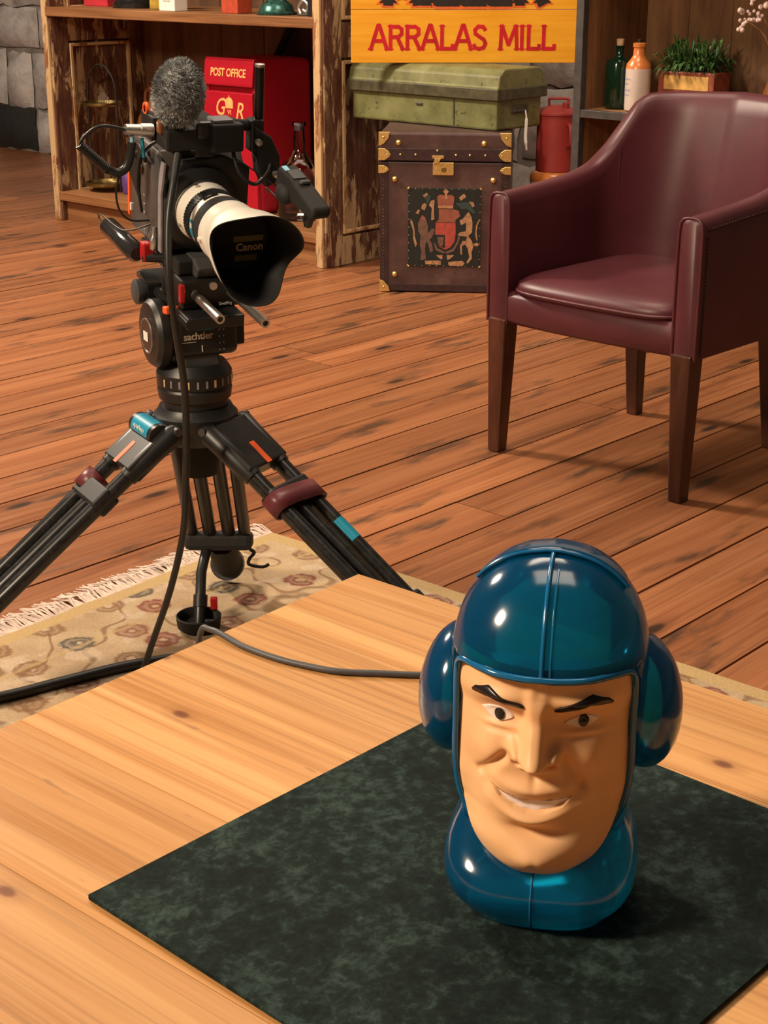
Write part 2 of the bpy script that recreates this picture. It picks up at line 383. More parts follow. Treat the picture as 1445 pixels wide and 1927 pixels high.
def rugm():
    t = NT('rug_wool'); v = t.coords((1,1,1)); ns = t.noise(v, 9, 5, .6); fine = t.noise(v, 220, 2)
    col = t.ramp(ns, [(.3, (.37,.25,.15)), (.6, (.47,.35,.22)), (.8, (.52,.42,.30))])
    wv = t.n('ShaderNodeTexNoise'); wv.inputs['Scale'].default_value = 7.0; wv.inputs['Detail'].default_value = 1.0; t.l(v, wv.inputs['Vector'])
    scr = t.ramp(t.math('ABSOLUTE', t.math('SUBTRACT', wv.outputs['Fac'], .5)), [(0, 1), (.010, .9), (.022, 0)])
    col = t.mix(t.math('MULTIPLY', scr, .75), col, (.17,.09,.045))
    wv2 = t.noise(t.coords((1,1,1), 0, (0, 0, 1)), 12, 2)
    col = t.mix(t.ramp(wv2, [(.55, 0), (.60, .55)]), col, (.56,.44,.33))
    # flower heads: rings in voronoi cells
    d = t.vor(v, 9, 'Distance', 'F1', .6, '2D'); cc = t.vor(v, 9, 'Color', 'F1', .6, '2D'); sp = t.n('ShaderNodeSeparateColor'); t.l(cc, sp.inputs[0])
    jit = t.math('ADD', d, t.math('MULTIPLY', t.math('SUBTRACT', t.noise(v, 60, 2), .5), .22))
    ring = t.ramp(jit, [(.04, 0), (.08, 1), (.17, .45), (.24, 1), (.31, 0)])
    fc = t.ramp(sp.outputs[0], [(0, (.18,.030,.03)), (.28, (.035,.045,.05)), (.5, (.20,.10,.05)), (.75, (.20,.07,.05)), (1, (.06,.07,.05))], 'CONSTANT')
    col = t.mix(t.math('MULTIPLY', ring, t.math('MULTIPLY', t.math('GREATER_THAN', sp.outputs[1], .15), .92)), col, fc)
    # border stripes measured from the fringed edge (local y = 0)
    tc = t.n('ShaderNodeTexCoord'); sx = t.n('ShaderNodeSeparateXYZ'); t.l(tc.outputs['Object'], sx.inputs[0])
    yy = t.math('MULTIPLY', sx.outputs['X'], 1.0)
    bd = t.ramp(yy, [(0, 1), (.035, 1), (.040, 0), (.14, 0), (.142, .55), (.15, .55), (.152, 0)])
    bd2 = t.ramp(t.math('MULTIPLY', sx.outputs['Y'], -1.0), [(0, 1), (.035, 1), (.040, 0), (.14, 0), (.142, .55), (.15, .55), (.152, 0)])
    col = t.mix(t.math('MAXIMUM', bd, bd2), col, (.47,.33,.16))
    col = t.mix(t.ramp(fine, [(.4, 0), (.8, .35)]), col, (.22,.14,.08)); t.bump(fine, .5, .002)
    return t.set(col, .95, 0, .1)
MAT['rug'] = rugm()
MAT['fringe'] = plain('fringe', (.60,.48,.41), .95, var=.25)
def furm():
    t = NT('grey_fur'); a = t.noise(t.coords(), 26, 4); return t.set(t.ramp(a, [(.35, (.14,.15,.155)), (.55, (.32,.33,.335)), (.75, (.52,.53,.53))]), .9, 0, .1)
MAT['fur'] = furm()
MAT['teal_bronze'] = plain('teal_bronze', (.04,.13,.11), .3, .6, .6, 60)
MAT['box_red'] = plain('box_red', (.50,.03,.045), .5)
MAT['box_orange'] = plain('box_orange', (.42,.06,.025), .5)
MAT['box_yellow'] = plain('box_yellow', (.40,.26,.04), .45, var=.4, scale=30)
MAT['purple'] = plain('purple', (.12,.05,.22), .4)
MAT['vf_yellow'] = plain('vf_panel', (.30,.26,.12), .35)
MAT['pale_blue'] = plain('pale_blue', (.25,.55,.75), .15)  # for a cable sleeve and the reflection painted on the viewfinder

# ================================================================== STRUCTURE
FA = 47.5
fl = MB().box(-8, 9, -4, 15, -.05, -.022).build('floor', MAT['floor_gap']); tag(fl, 'old reddish brown timber floorboards of the workshop', kind='structure')
BW = .1525
meshes = {}
for L in (2.4, 3.0, 3.6, 4.2):
    meshes[L] = MB().box(0, L-.004, 0.0028, BW-.0028, -.022, 0).mesh('floorboard', MAT['floor'])
ca, sa = math.cos(R(FA)), math.sin(R(FA))
rb = random.Random(3)
k0 = -6
for k in range(k0, 56):
    qv = 1.243 + BW*k
    s_lo, s_hi = (-1.2, 7.5) if k < 24 else (0.6 - .0*k, 9.2)
    if k > 30: s_lo, s_hi = 1.0, 7.6
    p = s_lo - rb.random()*2.2
    while p < s_hi:
        L = rb.choice(list(meshes))
        if p + L > s_lo:
            o = bpy.data.objects.new('floorboard', meshes[L]); COL.objects.link(o); o.parent = fl
            o.location = (p*ca - qv*sa, p*sa + qv*ca, -rb.random()*.0014); o.rotation_euler = (0, 0, R(FA))
        p += L
# back wall of painted stone
C0 = Vector((-1.5332, 7.3287, 0)); CR = -42.5
CF = Matrix.Translation(C0) @ Matrix.Rotation(R(CR), 4, 'Z')
wall = MB(CF).box(-7.5, 5.5, 1.47, 1.6, -.02, 2.6).build('wall_back', MAT['mortar']); tag(wall, 'rough pale painted stone wall behind the cabinets', kind='structure')
def stone_mesh(w_, h_, seed):
    rr = random.Random(seed); nx, nz = 5, 4
    def fn(i, j):
        u = i/(nx-1); v = j/(nz-1); e = min(u, 1-u, v, 1-v)
        y = -.05 - rr.random()*.022 if e > .01 else .03
        return (u*w_ + (rr.random()-.5)*.03*(e > -.1), y if e > .01 else -.012*rr.random(), v*h_ + (rr.random()-.5)*.03)
    m = MB().grid(fn, nx, nz); return m
z = 0.0; row = 0; rs = random.Random(12)
while z < 2.1:
    h_ = [.27, .34, .25, .30, .22, .3, .26, .3][row % 8]; x = -4.6 + rs.random()*.2
    while x < 3.4:
        w_ = .24 + rs.random()*.28
        mm = stone_mesh(w_-.018, h_-.018, rs.random())
        dark = row == 0 and -2.75 < x+w_*.5 < -2.3
        o = mm.build('stone_block', MAT['stone_dark'] if dark else MAT['stone'], wall, smooth=50)
        o.matrix_local = CF @ Matrix.Translation((x, 1.465, z+.005)); x += w_
    z += h_; row += 1

# ================================================================== RUG
RA = 49.5
rug = thing('patterned_rug', (-.244, 3.158, 0), RA-90, 'beige floral patterned rug with pale fringe under the camera tripod', 'rug')
# local x runs to the right-front edge direction, local y = along the fringe (negative = towards the viewer)
MB().grid(lambda i, j: (1.7*i/20, -2.6*j/30, .008 + .0008*math.sin(i*1.7+j*2.3)), 21, 31).build('pile', MAT['rug'], rug, smooth=60)
MB().box(0, 1.7, -2.6, 0, 0.0005, .0065).build('backing', MAT['fringe'], rug)
fm = MB(); rf = random.Random(5)
for i in range(900):
    y = -2.2*i/900; L = .05+.03*rf.random(); dy = (rf.random()-.5)*.05; dz = .004+.008*rf.random()
    p = [(.004, y, .006), (-L*.5, y+dy*.5, dz+.004), (-L, y+dy, .003+rf.random()*.004)]
    fm.tube(p, [.0022, .002, .0012], 4)
tag(fm.build('fringe', MAT['fringe'], rug, smooth=60), kind='stuff')

# ================================================================== TABLE
TA = 49.3
table = thing('pine_table', (-.0214, 1.2242, 0), TA-90, 'pale knotty pine table with the dark green mat on it', 'table')
LX, LY = .95, 1.7
pw = .117; nP = 15
for i in range(nP):
    y1 = -i*pw; y0 = max(y1-pw, -LY)
    MB().box(-LX/2, LX/2, -pw/2+.0003, pw/2-.0003, -.016, .016).build('plank', MAT['pine'], table, loc=(LX/2, (y0+y1)/2, .684))
MB().box(.05, LX-.05, -LY+.05, -.05, .60, .668).build('apron', MAT['pine_edge'], table)
for (x, y) in ((.06, -.06), (LX-.06, -.06), (.06, -LY+.06), (LX-.06, -LY+.06)):
    MB(M_(x, y, 0)).lathe([(.022, .0085), (.03, .03), (.026, .08), (.036, .3), (.028, .42), (.04, .46), (.04, .62)], 16).build('leg', MAT['pine_edge'], table, smooth=40)

# ================================================================== MAT ON TABLE
mat_o = thing('suede_mat', (-.1652, .7425, .7005), 47.0, 'dark green mottled suede mat lying on the pine table', 'mat')
def matfn(i, j):
    u = i/24; v = j/24; return (.341*u, -.309*v, .0032+.0004*math.sin(7*u+3*v)*math.sin(9*v))
MB().box(0, .341, -.309, 0, 0, .003).build('backing', MAT['suede'], mat_o, bevel=.001)
MB().grid(matfn, 25, 25).build('nap', MAT['suede'], mat_o, smooth=60)

# ================================================================== PILOT HEAD FIGURE
head = thing('pilot_head_figure', (.088, .752, .7042), -10.8, 'grinning vinyl pilot head in translucent blue helmet with ear cups', 'toy')
hwT = [(.0355, .0165), (.038, .0228), (.043, .0282), (.051, .0338), (.062, .0390), (.076, .0434), (.095, .0452), (.125, .0452), (.150, .0448), (.156, .044)]
y0T = [(.0355, -.0440), (.039, -.0490), (.045, -.0525), (.054, -.0540), (.064, -.0515), (.072, -.0500), (.082, -.0500), (.095, -.0480), (.112, -.0468), (.126, -.0465), (.136, -.0490), (.144, -.0487), (.156, -.0465)]
def G(x, s): return math.exp(-(x/s)**2)
def seg_d(x, z, a, b):
    ax, az = a; bx, bz = b; t = ((x-ax)*(bx-ax)+(z-az)*(bz-az))/((bx-ax)**2+(bz-az)**2); t = max(0, min(1, t))
    return math.hypot(x-ax-t*(bx-ax), z-az-t*(bz-az))
MOUTH_U = [(-.0245, .0872), (-.0175, .0846), (-.008, .0825), (.002, .0828), (.010, .0838), (.0175, .0858)]
MOUTH_L = [(-.0245, .0872), (-.019, .0815), (-.0125, .0780), (-.005, .0762), (.004, .0768), (.0125, .0802), (.0175, .0858)]
def tabx(tab, x):
    if x <= tab[0][0]: return tab[0][1]
    for (a, u), (b, v) in zip(tab, tab[1:]):
        if x <= b: return u+(v-u)*(x-a)/(b-a)
    return tab[-1][1]
def face_y(x, z):
    hw = lerp_tab(hwT, z); y = lerp_tab(y0T, z)
    u = min(1.0, abs(x)/hw); K = .026 if z > .07 else .026-.010*(.07-z)/.03
    y += K*u**2.7
    for sx in (-1, 1):
        X = x - sx*.0215
        y -= .0036*G(X, .013)*G(z-.1388, .0040)          # brow ridge
        y += .0064*G(X+sx*.001, .0120)*G(z-.1268, .0062)                          # socket
        y -= .0030*G(X, .0080)*G(z-.1262, .0040)                          # eyeball
        y -= .0012*G(X, .0085)*G(z-.1205, .0016)                          # lower lid
        y += .0010*G(X, .0095)*G(z-.1178, .0018)
        y -= .0036*G(x-sx*.0275, .010)*G(z-.106, .0095)                   # cheek
        y -= .0112*G(x-sx*.0106+.0018, .0038)*G(z-.1092, .0046)           # nostril wing
        y += .0060*G(x-sx*.0075+.0018, .0034)*G(z-.1030, .0020)           # nostril
        d = seg_d(x, z, (sx*.0128-.0015, .1085), (sx*.0265-.004, .0915))
        y += .0034*G(d, .0028)
        y += .0022*G(x-(-.0275 if sx < 0 else .0205), .0034)*G(z-.0872, .0055)   # mouth corners
        y += .0028*G(x-sx*.036, .006)*G(z-.082, .018)                     # hollow cheek
    xn = x+.0018
    if z > .098:
        t = max(0, min(1, (.140-z)/.034)); amp = .0022+.0158*t**1.1
        if z < .1075: amp *= max(0, (z-.0985)/.009)**.75
        wd = .0056+.0016*t
        y -= amp*math.exp(-abs(xn/wd)**3.4)
        y -= .0022*G(xn, .0050)*G(z-.1085, .0048)
    y += .0012*G(xn, .0022)*G(z-.0945, .005)                              # philtrum
    y -= .0038*G(xn+.002, .0165)*G(z-.0885-8*(x+.003)**2, .0040)          # upper lip
    zu = tabx(MOUTH_U, x); zl = tabx(MOUTH_L, x)
    if -.0245 < x < .0175:
        m = max(0, min(1, (zu-z)/.0008+.5))*max(0, min(1, (z-zl)/.0008+.5)); y += .0022*m
    y -= .0052*G(x+.003, .0150)*G(z-(.0722+13*(x+.003)**2), .0036)         # lower lip
    y += .0050*G(x+.002, .0150)*G(z-.0640-4*x*x, .0036)                   # crease below the lip
    y -= .0056*G(x, .0125)*G(z-.0495, .0072)                              # chin
    y += .0010*G(x, .0025)*G(z-.0440, .0060)                              # cleft
    y += .0012*G(x, .003)*G(z-.146, .005)
    return y
NU, NV = 150, 190
def ffn(i, j):
    v = j/(NV-1); z = .0355+.1205*(v**1.12); u = -1+2*i/(NU-1); u = math.copysign(abs(u)**.9, u)
    x = u*lerp_tab(hwT, z); y = face_y(x, z)
    return (x, y, z)
fm = MB(); fm.grid(ffn, NU, NV)
# underside of the chin, closing back to the neck
def under(i, j):
    p = ffn(i, 0); t = j/6; return (p[0]*(1+.25*t), p[1]*(1-t)+(-.012)*t, p[2]-.0012*math.sin(t*PI)+.006*t)
fm.grid(under, NU, 7)
# edge returning into the helmet
for sgn in (0, NU-1):
    fm.grid(lambda i, j: (ffn(sgn, j)[0]*(1-.02*i), ffn(sgn, j)[1]+.006*i, ffn(sgn, j)[2]), 3, NV)
face = fm.build('face', MAT['skin'], head, smooth=80)
def patch(outline, off, name, material, parent, dome=0.0, rings=7, sharp=False):
    # a painted or raised patch that follows the face surface
    P = spline([(*p, 0) for p in outline] + [(*outline[0], 0)], 8)[:-1]
    if sharp: P = [Vector((*a, 0)).lerp(Vector((*b, 0)), k/6) for a, b in zip(outline, outline[1:]+outline[:1]) for k in range(6)]
    cx = sum(p.x for p in P)/len(P); cz = sum(p.y for p in P)/len(P)
    vs = []; m = len(P)
    for r in range(rings+1):
        k = r/rings
        for p in P:
            x = cx+(p.x-cx)*k; zz = cz+(p.y-cz)*k; h = off*(1 if r < rings else -.6) + dome*(1-k*k)
            vs.append((x, face_y(x, zz)-h, zz))
    fs = [(r*m+i, r*m+(i+1) % m, (r+1)*m+(i+1) % m, (r+1)*m+i) for r in range(1, rings) for i in range(m)]
    fs += [(0, m+i, m+(i+1) % m) for i in range(m)]
    b = MB(); b.v = vs; b.f = fs; return b.build(name, material, parent, smooth=60)
def rev(p): return p
browL = [(-.0368, .1363), (-.0352, .1391), (-.0272, .1425), (-.0195, .1384), (-.0092, .1366), (-.0082, .1351), (-.0108, .1339), (-.0180, .1350), (-.0266, .1380), (-.0316, .1376)]
browR = [(.0068, .1342), (.0087, .1363), (.0170, .1397), (.0256, .1424), (.0336, .1391), (.0362, .1359), (.0310, .1373), (.0254, .1385), (.0180, .1355), (.0103, .1335)]
def ribbon(up, lo, off, name, material, parent, n=40, m=8):
    U = [Vector((*p, 0)) for p in up]; Lw = [Vector((*p, 0)) for p in lo]
    def pick(P, t):
        L = [0]
        for a, b in zip(P, P[1:]): L.append(L[-1]+(b-a).length)
        q = t*L[-1]
        for k in range(len(P)-1):
            if q <= L[k+1]+1e-9: return P[k].lerp(P[k+1], (q-L[k])/(L[k+1]-L[k]))
        return P[-1]
    def fn(i, j):
        t = i/(n-1); v = j/(m-1); p = pick(U, t).lerp(pick(Lw, t), v); e = min(v, 1-v, t*6, (1-t)*6)
        return (p.x, face_y(p.x, p.y) - off*(1 if e > .05 else -.5), p.y)
    b = MB(); b.grid(fn, n, m); return b.build(name, material, parent, smooth=60)
bUL = [(-.0372, .1362), (-.0350, .1396), (-.0272, .1434), (-.0195, .1396), (-.0088, .1370), (-.0078, .1358)]
bLL = [(-.0370, .1358), (-.0318, .1366), (-.0262, .1375), (-.0180, .1348), (-.0105, .1334), (-.0080, .1346)]
bUR = [(.0066, .1346), (.0090, .1368), (.0170, .1402), (.0256, .1434), (.0338, .1396), (.0364, .1360)]
bLR = [(.0068, .1338), (.0103, .1328), (.0180, .1346), (.0250, .1376), (.0310, .1362), (.0362, .1354)]
for u_, l_ in ((bUL, bLL), (bUR, bLR)): tag(ribbon(u_, l_, .0012, 'eyebrow', MAT['paint_black'], face), 'glossy black painted eyebrow')
eyeL = [(-.0320, .1272), (-.0270, .1292), (-.0212, .1298), (-.0162, .1286), (-.0133, .1258), (-.0182, .1234), (-.0218, .1226), (-.0268, .1237)]
eyeR = [(.0110, .1252), (.0155, .1273), (.0206, .1286), (.0256, .1287), (.0294, .1266), (.0260, .1244), (.0210, .1229), (.0160, .1236)]
for e, px in ((eyeL, -.0214), (eyeR, .0216)):
    ez = sum(p[1] for p in e)/len(e); e = [(p[0], ez+(p[1]-ez)*1.18) for p in e]
    ew = patch(e, .0009, 'eye', MAT['eye_white'], face)
    circ = [(px+.0032*math.cos(2*PI*k/10), .1262+.0037*math.sin(2*PI*k/10)) for k in range(10)]
    patch(circ, .0013, 'pupil', MAT['black_gloss'], ew, dome=.0008, rings=5)
patch([(-.0238, .0868), (-.0175, .0844), (-.008, .0823), (.002, .0826), (.010, .0836), (.0168, .0853), (.0120, .0806), (.004, .0773), (-.005, .0767), (-.0125, .0785), (-.0188, .0820)], .0006, 'teeth', MAT['teeth'], face, rings=6)
# helmet shell
hzT = [(.050, .0445), (.062, .0455), (.08, .0485), (.10, .0505), (.125, .0520), (.148, .0520), (.160, .0500), (.170, .0465), (.180, .0405), (.188, .0335), (.194, .0250), (.198, .0150), (.2003, .0015)]
rows = [.050, .058, .066, .075, .085, .096, .108, .120, .132, .142, .1495, .1515, .1535, .158, .163, .168, .173, .178, .183, .187, .191, .1945, .197, .199, .2001]
NH = 72
def helm(i, j):
    z = rows[j]; hw = lerp_tab(hzT, z); a = 2*PI*i/NH
    ca_, sa_ = math.cos(a), math.sin(a); ex = 2/2.35
    x = hw*math.copysign(abs(ca_)**ex, ca_); fd = hw*1.06; bd = hw*1.16
    y = (fd if sa_ < 0 else bd)*math.copysign(abs(sa_)**ex, sa_) + .004
    if z < .1505 and y < -.018:
        y = -.018 - .10*(abs(x) > .0445)*(abs(x)-.0445)
    return (x, y, z)
hm = MB(); hm.grid(helm, NH, len(rows), True)
helmet = hm.build('helmet', MAT['blue'], head, smooth=70); tag(helmet, 'translucent glossy blue helmet shell')
# crest seam along the middle of the crown
def crown(t, off):   # t 0 front rim .. 1 back
    z = .1515 + (.2003-.1515)*math.sin(t*PI) if t <= .5 else .2003
    hw = lerp_tab(hzT, z); return (0, -(hw*1.06+off)+.004, z+off*.6)
seam = []
for j in range(11, len(rows)):
    z = rows[j]; hw = lerp_tab(hzT, z); seam.append((0, -hw*1.06+.004-.0004, z+.0004))
MB().tube(seam, .0013, 8).build('moulding_seam', MAT['blue_rim'], helmet, smooth=50)
MB().tube([(p[0]+.0042, p[1]+.0004, p[2]) for p in seam[:-2]], .0006, 6).build('moulding_seam', MAT['blue_rim'], helmet, smooth=50)
# raised rear cap on the crown
zc_ = [.1825+(.2001-.1825)*math.sin(k/20*PI/2) for k in range(21)]
lip = [(-lerp_tab(hzT, q)*1.015-.0004, .000, q+.0016) for q in zc_] + [(lerp_tab(hzT, q)*1.015+.0004, .000, q+.0016) for q in reversed(zc_[:-1])]
def capfn(i, j):
    x, y, q = lip[i]; v = j/12; hh = .0300; dz = (q-.1790)
    yy = .050*math.sin(v*PI/2); k = math.sqrt(max(0, 1-(yy/.0535)**2))
    return (x*(.25+.75*k), yy, .176+(q-.176)*k+.0)
cp = MB(); cp.grid(capfn, len(lip), 13); co = cp.build('crown_cap', MAT['blue'], helmet, smooth=60)
sm = co.modifiers.new('wall', 'SOLIDIFY'); sm.thickness = .0012
MB().tube(lip, .0010, 8).build('cap_lip', MAT['blue_rim'], helmet, smooth=50)
# rim round the face opening
rim = []
for z in (.044, .050, .056, .063, .071, .082, .095, .110, .125, .138): rim.append((lerp_tab(hwT, z)+.0012, -.0235-(.004*max(0, .06-z)/.016), z))
rim += [(.0455, -.025, .146), (.0425, -.030, .1505), (.036, -.038, .1518), (.024, -.0475, .1520), (.010, -.0518, .1520)]
rimfull = rim + [(0, -.0523, .1520)] + [(-x, y, z) for x, y, z in reversed(rim)]
rp_ = spline(rimfull, 4); MB().tube(rp_, [.0019*min(1, .25+min(k, len(rp_)-1-k)/16) for k in range(len(rp_))], 8).build('face_rim', MAT['blue_rim'], helmet, smooth=50)
for sx in (-1, 1):
    e = MB(); e.ball((0, 0, 0), (.0215, .037, .0365), 32, 20)
    tag(e.build('ear_cup', MAT['blue'], head, smooth=60, loc=(sx*.0500, .012, .1150), rot=(R(-6), R(sx*-6), 0)), 'domed translucent blue ear cup')
# neck and shoulder base
bT = [(0, .0395), (.004, .0425), (.012, .0495), (.022, .0530), (.032, .0525), (.040, .0500), (.047, .0465), (.053, .0445), (.060, .0450)]
def basefn(i, j):
    zz = [0, .0015, .004, .008, .013, .019, .026, .033, .039, .044, .049, .054, .060][j]; hw = lerp_tab(bT, zz); a = 2*PI*(i+.5)/64
    ca_, sa_ = math.cos(a), math.sin(a); ex = 2/2.9
    yb = hw*.98*math.copysign(abs(sa_)**ex, sa_)-.004+.08*zz
    if yb < 0 and zz > .028: yb *= 1-.80*((zz-.028)/.032)**1.3
    return (hw*math.copysign(abs(ca_)**ex, ca_), yb, zz)
b = MB(); b.grid(basefn, 64, 13, True); b.f.append(tuple(range(64)))
bo = b.build('neck_base', MAT['blue'], head, smooth=60); tag(bo, 'translucent blue hollow neck and shoulder base')
MB().tube([(basefn(47, j)[0]*0-.001, basefn(47, j)[1]-.0003, basefn(47, j)[2]) for j in range(0, 10)], .0008, 6).build('moulding_seam', MAT['blue_rim'], bo, smooth=50)

# ================================================================== ARMCHAIR
ch = thing('tub_armchair', (.656, 3.761, 0), -44, 'burgundy leather tub armchair with dark tapered wooden legs', 'armchair')
def leg(x0, y0, x1, y1, r0, r1):
    m = MB(); m.hexa([(x0-r0, y0-r0, 0), (x0+r0, y0-r0, 0), (x0+r0, y0+r0, 0), (x0-r0, y0+r0, 0), (x1-r1, y1-r1, .345), (x1+r1, y1-r1, .345), (x1+r1, y1+r1, .345), (x1-r1, y1+r1, .345)])
    m.build('leg', MAT['leg_wood'], ch, bevel=.004)
leg(-.272, -.250, -.266, -.246, .0175, .027); leg(.278, -.258, .268, -.246, .0175, .027)
leg(-.215, .265, -.20, .225, .0165, .025); leg(.215, .250, .20, .225, .0165, .025)
# U shaped shell: plan path of the wall centre line
def plan(t):   # t in 0..1, left arm front -> back -> right arm front
    L1, Rr, L2 = .345, .175, .19
    tot = 2*L1 + PI*Rr + L2; s_ = t*tot; xo = .27; yf = -.262
    if s_ < L1: return Vector((-xo, yf+s_, 0)), Vector((-1, 0, 0))
    s_ -= L1
    if s_ < PI*Rr/2:
        a = s_/Rr; return Vector((-xo+Rr-Rr*math.cos(a), yf+L1+Rr*math.sin(a), 0)), Vector((-math.cos(a), math.sin(a), 0))
    s_ -= PI*Rr/2
    if s_ < L2: return Vector((-xo+Rr+s_, yf+L1+Rr, 0)), Vector((0, 1, 0))
    s_ -= L2
    if s_ < PI*Rr/2:
        a = s_/Rr; return Vector((xo-Rr+Rr*math.sin(a), yf+L1+Rr*math.cos(a), 0)), Vector((math.sin(a), math.cos(a), 0))
    s_ -= PI*Rr/2; return Vector((xo, yf+L1-s_, 0)), Vector((1, 0, 0))
def toph(t):
    u = min(t, 1-t)
    return lerp_tab(TOPT, u)
TOPT = [(0, .648), (.10, .657), (.19, .668), (.24, .684), (.275, .722), (.305, .785), (.328, .838), (.35, .852), (.50, .860)]
NT_ = 97
prof = [(-.030, 0.0), (-.031, .35), (-.031, .7), (-.030, .90), (-.027, .965), (-.019, .992), (-.008, 1.0), (.008, 1.0), (.019, .992), (.027, .965), (.030, .90), (.031, .6), (.030, 0.0)]
def shell(i, j):
    t = j/(NT_-1); p, n = plan(t); h = toph(t); zb = .335; o_, k = prof[i]
    zz = zb + (h-zb)*k
    u = min(t, 1-t); lean = max(0, (u-.20)/.30)*.085*max(0, (zz-.42)/.43)**1.3
    if u < .16: lean = .0
    thick = 1.0
    q = p + n*(o_*thick) + Vector((0, 1, 0))*lean
    return (q.x, q.y, zz)
sh = MB(); sh.grid(shell, len(prof), NT_)
for j in (0, NT_-1):
    b0 = len(sh.v); ring = [shell(i, j) for i in range(len(prof))]
    ins = [(-.27+(p[0]+.27)*.62 if p[0] < 0 else .27+(p[0]-.27)*.62, p[1]-.007, .335+(p[2]-.335)*.985) for p in ring]
    sh.add(ring+ins, [(i, i+1, len(prof)+i+1, len(prof)+i) for i in range(len(prof)-1)] + [tuple(len(prof)+i for i in range(len(prof)))])
shell_o = sh.build('upholstered_shell', MAT['burgundy'], ch, smooth=50)
for j in (28, NT_-1-28):
    MB().tube([shell(i, j) for i in (1, 2, 3)] if False else [Vector(shell(0, j)).lerp(Vector(shell(3, j)), k/8) + (plan(j/(NT_-1))[1]*-.0008) for k in range(2, 9)], .0018, 6).build('seam', MAT['burgundy'], shell_o)
# piping along front edge of each arm
for j, sx in ((0, -1), (NT_-1, 1)):
    MB().tube([Vector(shell(i, j))+Vector((0, -.003, 0)) for i in range(len(prof))], .0035, 8).build('piping', MAT['burgundy'], shell_o, smooth=60)
# nail trim on the outer sides
nm = MB()
for sx in (-1, 1):
    for k in range(34):
        z_ = .345+.27*k/34; nm.ball((sx*.3015, -.243, z_), (.002, .0038, .0038), 6, 4)
    for k in range(26):
        y_ = -.24+.30*k/26; nm.ball((sx*.3012, y_, .624+.018*k/26), (.002, .0038, .0038), 6, 4)
tag(nm.build('nail_trim', MAT['burgundy_seam'], ch, smooth=60), kind='stuff')
def rail(i, j):
    u = i/24; x = -.243+.486*u; b_ = .012*(1-(2*u-1)**2); zz, yy = [(.335, -.215), (.335, -.258), (.345, -.266), (.40, -.266), (.412, -.255), (.412, -.2)][j]
    return (x, yy-b_*(j in (1, 2, 3, 4)), zz)
MB().grid(rail, 25, 6).build('front_rail', MAT['burgundy'], ch, smooth=60)
def cush(i, j):
    a = 2*PI*i/64; r = [0.0, .3, .6, .8, .92, .985, 1.0, .99, .95, .8, 0.0][j]; zc = [  .466, .465, .462, .456, .448, .437, .424, .414, .408, .407, .407][j]
    ca_, sa_ = math.cos(a), math.sin(a); ex = 2/6.5
    x = .246*math.copysign(abs(ca_)**ex, ca_)*r; y = .258*math.copysign(abs(sa_)**ex, sa_)*r - .018
    if y < -.2: y -= .012*(1-(x/.24)**2)
    return (x, y, zc)
MB().grid(cush, 64, 11, True).build('seat_cushion', MAT['burgundy'], ch, smooth=60)
pc = MB(); pc.tube([Vector(cush(i, 6))+Vector((0, 0, -.004)) for i in range(64)], .004, 8, closed=True); pc.build('piping', MAT['burgundy'], ch, smooth=60)
MB().prism([(-.24, -.21), (.24, -.21), (.24, .2), (.1, .235), (-.1, .235), (-.24, .2)], .07, 'z', .337).build('seat_frame', MAT['burgundy_seam'], ch)

# ================================================================== TRIPOD
TC = Vector((-.314, 2.5, 0))
tri = thing('camera_tripod', TC, 0, 'black carbon tube camera tripod standing on the rug', 'tripod')
# bowl / crown
MB().lathe([(.058, .425), (.066, .435), (.070, .455), (.070, .472), (.064, .478), (.060, .486), (.056, .486)], 40).build('bowl', MAT['black'], tri, smooth=35)
MB().lathe([(.018, .36), (.034, .365), (.038, .40), (.036, .43)], 24).build('bowl_clamp', MAT['black_matt'], tri, smooth=35)
legs = []
def make_leg(az, rad, strap_t, name_idx):
    d2 = Vector((math.cos(R(az)), math.sin(R(az)), 0)); wv = Vector((-d2.y, d2.x, 0))
    top = d2*.062 + Vector((0, 0, .452)); foot = d2*rad + Vector((0, 0, .040)); dv = (foot-top); Lg = dv.length; dv.normalize()
    nv = wv.cross(dv).normalized()
    if nv.z < 0: nv = -nv
    def P(a, w_, n_=0): return top + dv*a + wv*w_ + nv*n_
    MM = Matrix(((wv.x, dv.x, nv.x, top.x), (wv.y, dv.y, nv.y, top.y), (wv.z, dv.z, nv.z, top.z), (0, 0, 0, 1)))
    lg = MB(); lg.tube([P(.02, 0), P(Lg*.3, 0)], .004, 6); 
    root = MB(MM).box(-.054, .054, -.005, .094, -.016, .017).build('leg', MAT['black_bronze'], tri, bevel=.004)
    for s_ in (-1, 1):
        MB().tube([P(-.012, s_*.046, 0), P(.0, s_*.046, 0), P(.10, s_*.040, 0)], [.012, .0185, .0165], 16).build('shoulder_tube', MAT['black'], root, smooth=40)
        MB().tube([P(.09, s_*.040), P(.62*Lg, s_*.038)], .0138, 16).build('outer_tube', MAT['carbon'], root, smooth=60)
        MB().tube([P(-.008, s_*.046-.012*s_, .004), P(-.008, s_*.046+.018*s_, .004)], .007, 12).build('hinge_bolt', MAT['steel_dark'], root, smooth=40)
    MB().tube([P(.16, 0, -.004), P(.97*Lg, 0, -.004)], .0142, 16).build('inner_tube', MAT['carbon'], root, smooth=60)
    MB(MM).box(-.052, .052, .135, .175, -.018, .015).build('leg_clamp', MAT['black'], root, bevel=.006)
    MB(MM).box(-.054, .054, .60*Lg, .60*Lg+.05, -.02, .018).build('leg_clamp', MAT['black'], root, bevel=.006)
    MB().ball(tuple(P(.985*Lg, 0)), (.032, .032, .030), 16, 10).build('rubber_foot', MAT['black_matt'], root, smooth=60)
    MB(MM).box(-.006, .006, .048, .0945, .017, .0178).build('orange_tape', MAT['orange'], root)
    return root, MM, P, Lg
